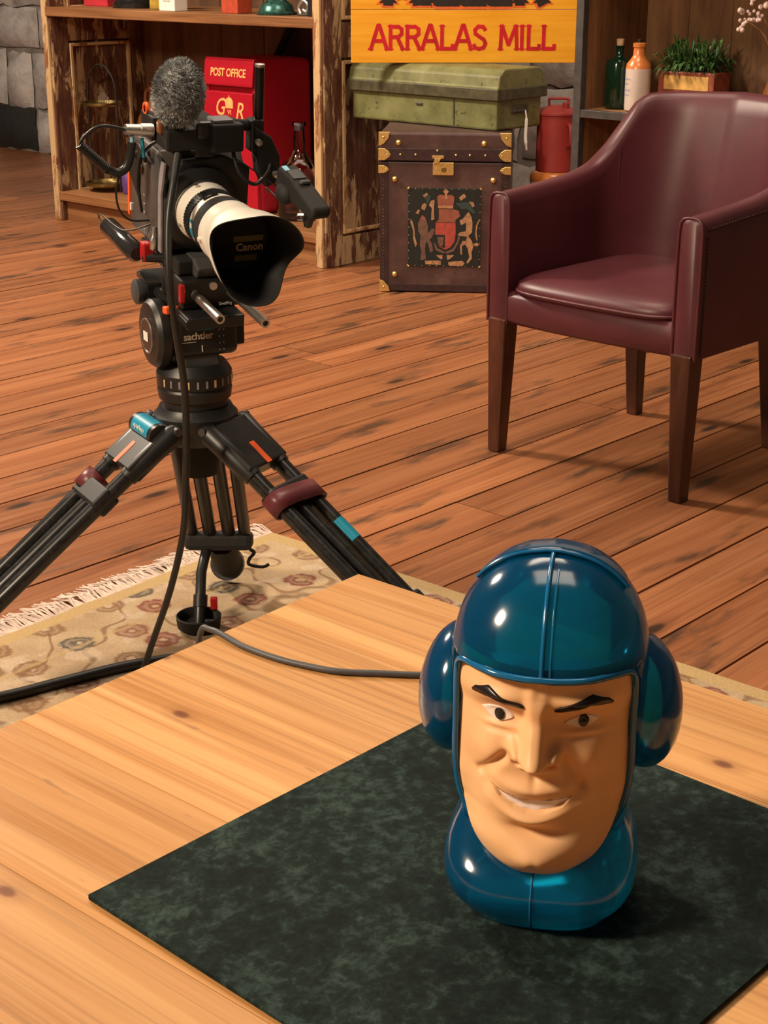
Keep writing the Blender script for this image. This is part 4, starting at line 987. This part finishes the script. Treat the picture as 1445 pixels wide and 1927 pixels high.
text('lettering', 'G', .100, M_(.105, -.0305, .405, 90, 0, 0), MAT['gold_paint'], pb, .85, .3, off=.0005)
text('lettering', 'R', .100, M_(.225, -.0305, .392, 90, 0, 0), MAT['gold_paint'], pb, .85, .3, off=.0005)
text('lettering', 'VI', .03, M_(.165, -.0305, .408, 90, 0, 0), MAT['gold_paint'], pb)
MB().prism([(.143, .434), (.187, .434), (.189, .462), (.178, .476), (.168, .478), (.165, .490), (.162, .478), (.152, .476), (.141, .462)], .001, 'y', -.0310).build('crown_emblem', MAT['gold_paint'], pb)
# demijohn
dj = thing('glass_demijohn', on(1.405, .22, .134), CR, 'clear glass demijohn bottle beside the red post box', 'bottle')
MB().lathe([(.02, .0), (.085, .001), (.098, .012), (.100, .15), (.094, .19), (.07, .225), (.040, .25), (.026, .28), (.022, .36), (.022, .375), (.030, .378), (.030, .392), (.022, .395)], 40).build('glass', MAT['clear_glass'], dj, smooth=50)
MB().lathe([(.0215, .388), (.0205, .36)], 20, caps=True).build('bung', MAT['grey_light'], dj, smooth=40)
# brown jar
bj = thing('stoneware_flagon', on(.305, .375, .134), CR, 'brown topped stoneware flagon on the lower cabinet shelf', 'jar')
MB().lathe([(.085, 0), (.092, .01), (.095, .26), (.093, .28)], 36).build('body', MAT['stoneware_cream'], bj, smooth=40)
MB().lathe([(.093, .28), (.080, .33), (.050, .375), (.030, .40), (.024, .42), (.024, .445), (.031, .45), (.031, .47), (.02, .475)], 36).build('shoulder', MAT['stoneware_brown'], bj, smooth=40)
MB().tube(spline([(-.026, 0, .44), (-.055, 0, .445), (-.068, 0, .41), (-.062, 0, .365)], 6), .010, 10).build('handle', MAT['stoneware_brown'], bj, smooth=50)
# cake stand
ck = thing('hanging_cake_stand', on(.175, .17, .134), CR, 'old brass two tier cake stand with iron hoop handle', 'stand')
for zt, r_ in ((.385, .095), (.025, .10)):
    MB().lathe([(.01, zt), (r_-.006, zt), (r_, zt+.006), (r_, zt+.016), (r_-.005, zt+.016), (r_-.008, zt+.006), (.01, zt+.004)], 40).build('tray', MAT['brass_dull'], ck, smooth=40)
MB().tube(spline([(-.10, 0, 0), (-.104, 0, .2), (-.104, 0, .42), (-.09, 0, .50), (-.045, 0, .552), (0, 0, .565), (.045, 0, .552), (.09, 0, .50), (.104, 0, .42), (.104, 0, .2), (.10, 0, 0)], 6), .0042, 8).build('hoop', MAT['iron'], ck, smooth=50)
fil = MB()
for k in range(7): fil.tube(spline([(.0+.012*k, -.02, .400), (.006+.012*k, -.025, .43+.012*(3-abs(k-3))), (.012+.012*k, -.02, .400)], 4), .0015, 6)
fil.build('wire_ornament', MAT['steel'], ck, smooth=50)
pu = thing('purple_bottle', on(.33, .17, .134), CR, 'small purple glass bottle by the brass cake stand', 'bottle')
MB().lathe([(.022, 0), (.026, .006), (.026, .09), (.012, .11), (.012, .13)], 20).build('glass', MAT['purple'], pu, smooth=40); MB().lathe([(.014, .13), (.014, .145)], 16).build('cap', MAT['brass_dull'], pu)
# things on the upper shelf
sz = .9502
def sbox(name, x, y, w_, d_, h_, m, label, lidm=None):
    t = thing(name, on(x, y, sz), CR, label, 'box'); MB().box(-w_/2, w_/2, -d_/2, d_/2, 0, h_*.8).build('body', MAT[m], t, bevel=.003)
    MB().box(-w_/2-.002, w_/2+.002, -d_/2-.002, d_/2+.002, h_*.8, h_).build('lid', MAT[lidm or m], t, bevel=.003); return t
sbox('red_tin', .15, .24, .17, .11, .12, 'box_red', 'crimson tin box on the upper cabinet shelf')
bd_ = thing('black_round_base', on(.43, .20, sz), CR, 'black round stand with stepped base on upper shelf', 'stand')
MB().lathe([(.03, 0), (.11, 0), (.112, .02), (.10, .03), (.095, .04), (.04, .045)], 36).build('foot', MAT['black_gloss'], bd_, smooth=35); MB().lathe([(.03, .045), (.025, .12), (.03, .2)], 20).build('stem', MAT['black'], bd_, smooth=40)
yb = sbox('yellow_tin', .655, .17, .12, .08, .14, 'box_yellow', 'worn yellow and gold tin on the upper shelf')
wb = sbox('white_carton', .835, .06, .10, .07, .12, 'white', 'small white carton with printed line on upper shelf')
MB().box(-.022, .022, -.0358, -.0352, .038, .043).build('print_line', MAT['grey_print'], wb)
sbox('orange_red_tin', 1.215, .07, .095, .08, .13, 'box_orange', 'orange red tin next to the bronze figurine')
tf = thing('bronze_figurine', on(1.43, .085, sz), CR, 'green bronze figurine on domed round base', 'figurine')
MB().lathe([(.03, 0), (.078, 0), (.082, .008), (.07, .014), (.064, .035), (.045, .05), (.035, .055)], 32).build('base', MAT['teal_bronze'], tf, smooth=40)
MB().tube(spline([(-.03, 0, .05), (-.035, 0, .09), (-.01, 0, .13), (.0, 0, .2)], 5), [.018]*10+[.014]*6, 12).build('figure', MAT['teal_bronze'], tf, smooth=60)
MB().tube(spline([(.03, 0, .045), (.035, .01, .09), (.01, 0, .13)], 5), .015, 12).build('drapery', MAT['teal_bronze'], tf, smooth=60)
sv = thing('silver_ornament', on(1.58, .09, sz), CR, 'curled silver ornament at the end of the upper shelf', 'ornament')
MB().tube(spline([(-.02, 0, .006), (-.03, 0, .03), (-.005, 0, .055), (.02, 0, .04), (.015, 0, .015), (-.005, 0, .02)], 6), .008, 10).build('scroll', MAT['steel'], sv, smooth=60)
MB().lathe([(.01, 0), (.028, 0), (.03, .004), (.02, .008)], 20).build('foot', MAT['steel_dark'], sv, smooth=40)
bc = sbox('black_tin', 1.665, .08, .06, .06, .09, 'black', 'small black tin at the end of the upper shelf')

# ================================================================== TRUNK
tk = thing('leather_trunk', (-.0148, 5.7098, 0), -6, 'dark brown leather trunk with brass corners and painted coat of arms', 'trunk')
TW, TD, TH = .468, .44, .578
MB().box(0, TW, 0, TD, .002, .474).build('body', MAT['trunk'], tk, bevel=.006)
lid = MB().box(-.002, TW+.002, -.003, TD+.003, .477, TH).build('lid', MAT['trunk'], tk, bevel=.010, seg=3)
MB().box(-.004, TW+.004, -.0065, TD+.005, .478, .522).build('lid_band', MAT['trunk_dark'], lid, bevel=.002)
MB().box(.0, .03, -.0025, .02, .004, .472).build('edge_band', MAT['trunk_dark'], tk, bevel=.001)
MB().box(TW-.03, TW, -.0025, .02, .004, .472).build('edge_band', MAT['trunk_dark'], tk, bevel=.001)
MB().box(.0, TW, -.0025, .02, .004, .03).build('edge_band', MAT['trunk_dark'], tk, bevel=.001)
def corner(x, z_, sx, s2, w_=.042, h_=.05):
    pts = [(0, 0), (w_, 0), (w_*.86, h_*.45*s2), (w_*.45, h_*.85*s2), (0, h_*s2)]
    m = MB(); m.prism([(x+sx*a, z_+b) for a, b in pts], .005, 'y', -.0095); o = m.build('brass_corner', MAT['brass'], tk, bevel=.0015)
    MB().ball((x+sx*w_*.42, -.0105, z_+s2*h_*.38), (.0045, .003, .0045), 10, 6).build('rivet', MAT['brass'], o, smooth=60)
corner(-.004, TH+.001, 1, -1); corner(TW+.004, TH+.001, -1, -1); corner(-.002, .002, 1, 1, .04, .045); corner(TW+.002, .002, -1, 1, .04, .045)
def clip(x, z_, sx, w_, h_):
    pts = [(0, -h_/2), (w_*.5, -h_/2), (w_*.85, -h_*.25), (w_, 0), (w_*.85, h_*.25), (w_*.5, h_/2), (0, h_/2)]
    m = MB(); m.prism([(x+sx*a, z_+b) for a, b in pts], .005, 'y', -.0100); o = m.build('brass_clip', MAT['brass'], tk, bevel=.0015)
    MB().ball((x+sx*w_*.72, -.0105, z_), (.003, .002, .003), 10, 6).build('rivet', MAT['brass'], o, smooth=60)
for x, sx in ((-.005, 1), (TW+.005, -1)): clip(x, .500, sx, .046, .042); clip(x, .447, sx, .040, .028)
for x, z_ in ((.068, .541), (.375, .541), (.055, .412), (.41, .412), (.055, .066), (.41, .066)):
    MB().ball((x, -.004, z_), (.0105, .009, .0105), 16, 10).build('dome_stud', MAT['brass'], tk, smooth=60)
for x in (.075, .13, .275, .325, .38): MB().ball((x, -.0075, .500), (.0042, .003, .0042), 10, 6).build('rivet', MAT['brass'], tk, smooth=60)
MB().ball((.208, -.0075, .515), (.0042, .003, .0042), 10, 6).build('rivet', MAT['brass'], tk, smooth=60)
lk = MB().box(.192, .268, -.0075, .004, .428, .474).build('lock_plate', MAT['brass'], tk, bevel=.002)
MB().prism([(.190, .488), (.232, .488), (.232, .498), (.190, .498)], .006, 'y', -.0125).build('hasp', MAT['brass'], lk, bevel=.001)
MB().prism([(.196, .470), (.212, .470), (.222, .488), (.198, .488)], .005, 'y', -.0125).build('hasp', MAT['brass'], lk, bevel=.001)
MB().lathe([(.001, -.0085), (.009, -.0085), (.010, -.0075)], 20, 'y', (.232, 0, .448)).build('keyhole_boss', MAT['brass_dull'], lk, smooth=40)
for x in (.197, .263):
    for z_ in (.433, .469): MB().ball((x, -.0080, z_), (.0022, .0015, .0022), 8, 5).build('rivet', MAT['brass'], lk)
en = MB()
for k in range(30):
    en.ball((.012, -.0032, .04+.0125*k), (.0022, .0016, .0022), 6, 4); en.ball((TW-.012, -.0032, .04+.0125*k), (.0022, .0016, .0022), 6, 4)
tag(en.build('edge_nails', MAT['brass_dull'], tk), kind='stuff')
# coat of arms panel
px0, px1, pz0, pz1 = .103, .368, .097, .382
pn = MB().box(px0, px1, -.0025, .002, pz0, pz1).build('crest_panel', MAT['panel_dark'], tk, bevel=.001); tag(pn, 'dark panel painted with a lion and unicorn coat of arms')
def cp_(zx, zy): return (px0 + (zx-287)/(1095-287)*(px1-px0), pz1 - (zy-205)/(1100-205)*(pz1-pz0))
MAT['arms_tan'] = plain('arms_tan', (.42,.22,.11), .6, var=.3, scale=80)
MAT['arms_brown'] = plain('arms_brown', (.16,.085,.06), .6, var=.3, scale=80)
MAT['arms_red'] = plain('arms_red', (.42,.065,.045), .6, var=.2, scale=60)
MAT['arms_rust'] = plain('arms_rust', (.30,.09,.055), .6, var=.2, scale=60)
MAT['arms_green'] = plain('arms_green', (.03,.055,.05), .6, var=.2)
lay = [0]
def shape(name, pts, m, lvl=1):
    lay[0] += 1; MB().prism([cp_(*p) for p in pts], .0006, 'y', -.0026-.0004*lvl-lay[0]*.000004).build(name, MAT[m], pn)
shape('shield', [(597, 595), (815, 595), (820, 700), (810, 800), (770, 870), (705, 905), (640, 870), (600, 800), (592, 700)], 'arms_red')
shape('shield_quarter', [(590, 735), (700, 735), (700, 890), (640, 860), (600, 800)], 'panel_dark', 2)
shape('harp', [(615, 760), (690, 755), (680, 850), (655, 870), (625, 820)], 'arms_brown', 3)
shape('shield_border', [(705, 930), (790, 890), (840, 800), (850, 740), (870, 760), (850, 830), (800, 920), (720, 950)], 'arms_brown', 2)
shape('shield_border', [(705, 930), (620, 890), (590, 830), (575, 830), (600, 910), (690, 950)], 'arms_brown', 2)
shape('helm', [(630, 440), (790, 440), (850, 460), (865, 520), (815, 560), (815, 590), (600, 590), (630, 560)], 'arms_rust', 1)
shape('crown', [(620, 430), (610, 300), (640, 280), (700, 285), (770, 280), (800, 300), (785, 430)], 'arms_rust', 2)
shape('crown_band', [(620, 400), (790, 400), (788, 432), (622, 432)], 'arms_tan', 3)
shape('crown_cross', [(695, 270), (675, 240), (705, 212), (738, 240), (718, 270), (722, 330), (695, 330)], 'arms_tan', 3)
shape('lion', [(430, 540), (450, 510), (475, 540), (495, 590), (510, 640), (510, 720), (560, 660), (590, 680), (560, 760), (530, 790), (560, 850), (570, 920), (540, 940), (520, 860), (490, 800), (480, 900), (490, 1020), (430, 1030), (440, 930), (420, 850), (430, 740), (400, 690), (400, 600)], 'arms_brown', 1)
shape('lion_crown', [(425, 560), (445, 515), (480, 540), (490, 580)], 'arms_rust', 2)
shape('lion_tail', [(315, 555), (340, 590), (360, 670), (365, 760), (390, 850), (370, 880), (345, 780), (345, 690), (315, 600)], 'arms_tan', 1)
shape('unicorn', [(860, 570), (900, 545), (930, 500), (960, 470), (990, 520), (1005, 600), (1000, 700), (960, 740), (1000, 800), (1020, 860), (1000, 930), (1005, 1000), (960, 1060), (945, 1045), (975, 990), (960, 900), (930, 840), (890, 860), (895, 960), (875, 950), (870, 850), (900, 800), (935, 800), (945, 750), (860, 740), (840, 730), (870, 700), (930, 690), (935, 650), (930, 590), (880, 620)], 'arms_tan', 1)
shape('unicorn_tail', [(1085, 550), (1060, 620), (1050, 700), (1065, 790), (1050, 790), (1035, 700), (1045, 620), (1070, 560)], 'arms_tan', 1)
shape('unicorn_tuft', [(1020, 830), (1060, 815), (1080, 840), (1060, 860), (1025, 850)], 'arms_tan', 2)
for sc in ([(450, 290), (490, 260), (510, 275), (475, 320)], [(440, 400), (470, 375), (495, 400), (470, 460), (435, 440)], [(370, 490), (400, 450), (420, 460), (400, 505)], [(540, 350), (580, 335), (575, 450), (580, 560), (545, 570), (550, 430), (520, 400)], [(850, 310), (905, 262), (930, 300), (870, 345)], [(960, 350), (1010, 360), (1025, 400), (1000, 415)]):
    shape('mantling', sc, 'arms_tan', 1)
for sc in ([(470, 300), (540, 290), (530, 340), (500, 400)], [(810, 370), (960, 360), (1000, 430), (1035, 470), (1010, 490), (930, 430), (880, 440)]): shape('mantling', sc, 'arms_green', 1)
for sc in ([(480, 1035), (655, 1030), (660, 1080), (485, 1075)], [(740, 1045), (900, 1030), (925, 1060), (900, 1090), (745, 1085)], [(605, 970), (675, 965), (675, 1015), (650, 1010)], [(725, 965), (805, 965), (760, 1010), (728, 1020)]): shape('motto_scroll', sc, 'arms_tan', 1)
pnl = MB()
for k in range(11):
    t = k/10
    for p in ((px0+.003, pz0+t*(pz1-pz0)), (px1-.003, pz0+t*(pz1-pz0)), (px0+t*(px1-px0), pz0+.003), (px0+t*(px1-px0), pz1-.003)):
        big = k in (0, 10); rr = .0034 if big else .0017; pnl.ball((p[0], -.0032, p[1]), (rr, rr*.8, rr), 6, 4)
tag(pnl.build('panel_nails', MAT['brass'], pn), kind='stuff')

# ================================================================== GREEN TIN TRUNK
gb = thing('green_metal_trunk', on(1.80, .10, .5795), CR, 'worn olive green metal trunk resting on the leather trunk', 'trunk')
GW, GD = .735, .285
MB().box(.012, GW-.012, .012, GD-.012, 0, .115).build('body', MAT['tin'], gb, bevel=.008)
MB().prism([(.0, .108), (.0, .150), (.004, .154), (.012, .19), (.04, .213), (GD-.04, .213), (GD-.012, .19), (GD-.004, .154), (GD, .15), (GD, .108)], GW, 'x', 0).build('lid', MAT['tin'], gb, bevel=.006)
MB().box(-.003, GW+.003, -.004, GD+.004, .106, .146).build('lid_band', MAT['tin_dark'], gb, bevel=.003)
MB().box(GW-.014, GW-.003, .10, .18, .06, .07).build('side_handle', MAT['steel_dark'], gb, bevel=.002)
MB().box(GW-.016, GW-.008, .09, .19, .055, .085).build('handle_plate', MAT['tin_dark'], gb, bevel=.002)
MB().box(.34, .372, .006, .014, .07, .078).build('lock_slot', MAT['steel_dark'], gb, bevel=.002)
MB().box(.52, .526, .009, .014, .01, .10).build('weld_seam', MAT['tin_dark'], gb)
MB().tube(spline([(GW+.002, .16, .065), (GW+.008, .16, .03), (GW+.010, .155, -.03), (GW+.02, .15, -.075)], 5), [.003]*5+[.006]*8+[.004]*3, 6).build('paper_tag', MAT['white'], gb)

# ================================================================== SIGN
sg = thing('painted_sign', (.295, 6.03, .7945), 0, 'yellow wooden sign painted with red lettering above the green trunk', 'sign')
SW = .835
for k, (z0_, z1_) in enumerate(((0, .188), (.1895, .40))):
    MB().box(-SW/2, SW/2, 0, .018, 0, z1_-z0_).build('board', MAT['sign'], sg, bevel=.0015, loc=(0, 0, z0_))
GLY = {'A': [[(0, 0), (.34, 1), (.40, 1), (.74, 0)], [(.14, .36), (.60, .36)]], 'R': [[(.1, 0), (.1, 1)], [(.1, .95), (.45, .95), (.60, .85), (.60, .65), (.45, .52), (.1, .52)], [(.40, .52), (.66, 0)]],
       'L': [[(.1, 0), (.1, 1)], [(.1, .04), (.58, .04), (.58, .2)]], 'S': [[(.56, .82), (.46, .95), (.24, .96), (.10, .82), (.12, .66), (.30, .54), (.50, .42), (.58, .26), (.50, .08), (.30, .03), (.12, .08), (.06, .2)]],
       'M': [[(.06, 0), (.10, 1)], [(.10, 1), (.42, .2), (.74, 1)], [(.74, 1), (.80, 0)]], 'I': [[(.1, 0), (.1, 1)]], 'E': [[(.1, 0), (.1, 1)], [(.1, .95), (.55, .95)], [(.1, .5), (.45, .5)], [(.1, .04), (.55, .04)]]}
ADV = {'A': .80, 'R': .76, 'L': .68, 'S': .70, 'M': .92, 'I': .30, 'E': .70, ' ': .5}
SER = {'A': [(0, 0), (.74, 0)], 'R': [(.1, 0), (.66, 0), (.1, 1)], 'L': [(.1, 0), (.1, 1)], 'M': [(.06, 0), (.80, 0), (.10, 1), (.74, 1)], 'I': [(.1, 0), (.1, 1)], 'E': [(.1, 0), (.1, 1)], 'S': []}
def painted(s, x0, x1, z0_, h_, material, th, yy, par, name='letter'):
    tot = sum(ADV[c] for c in s); k = (x1-x0)/tot; x = x0
    for ci, c in enumerate(s):
        if c != ' ':
            m = MB(); lv = 0
            for st_ in GLY[c]:
                for (a, b) in zip(st_, st_[1:]):
                    lv += 1; p = Vector((x+a[0]*k, z0_+a[1]*h_)); q = Vector((x+b[0]*k, z0_+b[1]*h_)); d = (q-p).normalized(); n = Vector((-d.y, d.x))*th/2; p -= d*th*.25; q += d*th*.25
                    m.add([(p.x-n.x, yy-lv*.00001, p.y-n.y), (q.x-n.x, yy-lv*.00001, q.y-n.y), (q.x+n.x, yy-lv*.00001, q.y+n.y), (p.x+n.x, yy-lv*.00001, p.y+n.y)], [(0, 1, 2, 3)])
            for (a, b) in SER[c]:
                lv += 1; px_, pz_ = x+a*k, z0_+b*h_; sg_ = 1 if b == 0 else -1
                m.add([(px_-th*.95, yy-lv*.00001, pz_), (px_+th*.95, yy-lv*.00001, pz_), (px_+th*.45, yy-lv*.00001, pz_+sg_*th*.5), (px_-th*.45, yy-lv*.00001, pz_+sg_*th*.5)], [(0, 1, 2, 3)])
            o = m.build(name, MAT[material], par)
            for p_ in o.data.polygons: pass
        x += ADV[c]*k
painted('ARRALAS MILL', -.345, .345, .047, .086, 'sign_red', .0140, -.0006, sg)
painted('MILLER', -.29, .30, .207, .15, 'sign_orange', .046, -.0006, sg)
painted('MILLER', -.288, .302, .212, .15, 'sign_black', .036, -.0012, sg)

# ================================================================== RED CAN ON CROCK
kr = thing('stoneware_crock', (.645, 5.95, 0), 0, 'cream stoneware crock with orange glazed shoulder under red can', 'crock')
MB().lathe([(.085, 0), (.092, .01), (.095, .36), (.095, .375)], 40).build('body', MAT['stoneware_cream'], kr, smooth=40)
MB().lathe([(.0955, .375), (.096, .385), (.092, .40), (.080, .41), (.02, .411)], 40).build('shoulder', MAT['stoneware_orange'], kr, smooth=40)
cn = thing('red_metal_can', (.645, 5.95, .4105), 0, 'red painted metal can with top handle standing on crock', 'can')
MB().lathe([(.070, 0), (.075, .003), (.075, .205)], 40).build('body', MAT['can_red'], cn, smooth=40)
MB().lathe([(.076, .203), (.080, .205), (.080, .212), (.066, .226), (.03, .238), (.01, .239)], 40).build('lid', MAT['can_red'], cn, smooth=40)
MB().tube(spline([(-.03, 0, .23), (-.032, 0, .258), (-.022, 0, .262), (.03, 0, .262), (.04, 0, .256), (.04, 0, .23)], 4), .005, 8).build('top_handle', MAT['can_red'], cn, smooth=50)
MB().lathe([(.012, .22), (.014, .248), (.010, .252)], 16, 'z', (.028, -.03, 0)).build('spout_cap', MAT['can_red'], cn, smooth=40)
MB().tube(spline([(.035, -.066, .175), (.040, -.095, .165), (.042, -.098, .11), (.036, -.068, .095)], 5), .008, 8).build('side_handle', MAT['can_red'], cn, smooth=50)

# ================================================================== BOOKCASE
BF = Matrix.Translation((.65, 5.34, 0)) @ Matrix.Rotation(R(CR), 4, 'Z')
bk = thing('steel_edged_bookcase', (.65, 5.34, 0), CR, 'brown wooden bookcase with dark steel frame behind the armchair', 'bookcase')
BWd = 1.0
for x0 in (-.022, BWd): MB().box(x0, x0+.030, -.006, .024, 0, 1.7).build('steel_post', MAT['steel_dark'], bk, bevel=.002)
for x0 in (-.012, BWd+.006): MB().box(x0, x0+.018, .024, .38, 0, 1.68).build('side_board', MAT['case_wood'], bk)
for zt in (.69, .24, 1.20):
    s_ = MB().box(.006, BWd+.006, .02, .37, zt-.022, zt).build('shelf', MAT['case_wood'], bk)
    MB().box(.008, BWd, -.004, .02, zt-.024, zt+.001).build('shelf_edge', MAT['steel_dark'], s_, bevel=.001)
for k in range(6):
    wd_ = BWd/6; MB().box(.006+k*wd_+.001, .006+(k+1)*wd_-.001, .37, .385, .02, 1.66).build('back_board', MAT['case_wood'], bk)
def onb(x, y, z_=.6912): return BF @ Vector((x, y, z_))
g1 = thing('green_glass_bottle', onb(.068, .125), CR, 'dark green glass bottle with cork stopper on the bookcase', 'bottle')
MB().lathe([(.03, 0), (.043, .002), (.046, .01), (.046, .140), (.040, .156), (.018, .164), (.0135, .17), (.0135, .195), (.016, .197), (.016, .202), (.012, .203)], 36).build('glass', MAT['bottle_green'], g1, smooth=40)
MB().lathe([(.0115, .2), (.013, .222), (.008, .224)], 16).build('cork', MAT['cork'], g1, smooth=40)
g2 = thing('stoneware_ginger_bottle', onb(.166, .092), CR, 'cream stoneware bottle with orange glazed neck', 'bottle')
MB().lathe([(.034, 0), (.040, .003), (.0415, .01), (.0415, .135)], 36).build('body', MAT['stoneware_cream'], g2, smooth=40)
MB().lathe([(.0415, .135), (.039, .150), (.026, .166), (.020, .176), (.0185, .20), (.0215, .203), (.0215, .214), (.017, .216)], 36).build('neck', MAT['stoneware_orange'], g2, smooth=40)
MB().lathe([(.008, .214), (.009, .226), (.006, .228)], 14).build('stopper', MAT['iron'], g2, smooth=40)
for k, (w_, z_) in enumerate(((.030, .10), (.022, .085), (.030, .065), (.026, .05))):
    m = MB(); m.grid(lambda i, j: (.0418*math.sin(R(-35+w_*1400*i/8-8)), -.0418*math.cos(R(-35+w_*1400*i/8-8)), z_+.004*j+.0015*math.sin(i*2.1)), 9, 2); m.build('label_print', MAT['blue_print'], g2)
pt = thing('wooden_planter', onb(.318, .19), CR, 'small reddish wooden box planter with yellow label and green plant', 'planter')
MB().box(-.105, .105, -.05, .05, 0, .128).build('box', MAT['planter_red'], pt, bevel=.003)
MB().box(-.082, .085, -.0515, -.05, .072, .116).build('label', MAT['planter_label'], pt)
MB().box(-.025, .01, -.056, -.05, .038, .046).build('pull', MAT['steel'], pt, bevel=.001)
MB().box(.012, .085, -.0515, -.05, .035, .055).build('label_strip', MAT['orange'], pt)
MB().box(-.095, .095, -.045, .045, .12, .1285).build('soil', MAT['floor_gap'], pt)
lv = MB(); rl = random.Random(21)
for k in range(620):
    a = rl.uniform(0, 2*PI); el = rl.uniform(.05, 1.45); L = rl.uniform(.07, .125); x0 = rl.uniform(-.085, .085); y0_ = rl.uniform(-.04, .04)
    d = Vector((math.cos(a)*math.cos(el), math.sin(a)*math.cos(el), math.sin(el))); b0 = Vector((x0, y0_, .128)) + d*L*rl.uniform(0, .6)
    sd = d.cross(Vector((0, 0, 1))).normalized()*rl.uniform(.003, .0055); tip = b0+d*L*.55+Vector((0, 0, -.022*math.cos(el))); mid = b0+d*L*.3+Vector((0, 0, .006))
    lv.add([b0, mid-sd, tip, mid+sd], [(0, 1, 2, 3)])
me = bpy.data.meshes.new('foliage'); me.from_pydata(lv.v, [], lv.f); me.materials.append(MAT['leaf'])
lo = bpy.data.objects.new('foliage', me); COL.objects.link(lo); lo.parent = pt; lo['kind'] = 'stuff'
fs_ = thing('dried_flower_vase', onb(.66, .12), CR, 'pale pink dried flower spray in a vase behind the armchair', 'vase')
MB().lathe([(.03, 0), (.045, .01), (.05, .06), (.03, .12), (.022, .14), (.026, .15)], 24).build('vase', MAT['stoneware_brown'], fs_, smooth=40)
fl_ = MB(); rl2 = random.Random(4)
for k in range(9):
    e_ = (-.11+.03*k+rl2.uniform(-.02, .02), rl2.uniform(-.04, .04), .30+.03*(k % 4)); p_ = spline([(0, 0, .12), (e_[0]*.4, e_[1]*.4, .25), e_], 4)
    MB().tube(p_, .002, 5).build('stem', MAT['case_wood'], fs_)
    for q in range(14): fl_.ball((e_[0]+rl2.uniform(-.02, .02), e_[1]+rl2.uniform(-.02, .02), e_[2]+rl2.uniform(-.035, .03)), rl2.uniform(.005, .010), 6, 4)
tag(fl_.build('blossom', MAT['coral'], fs_, smooth=60), kind='stuff')
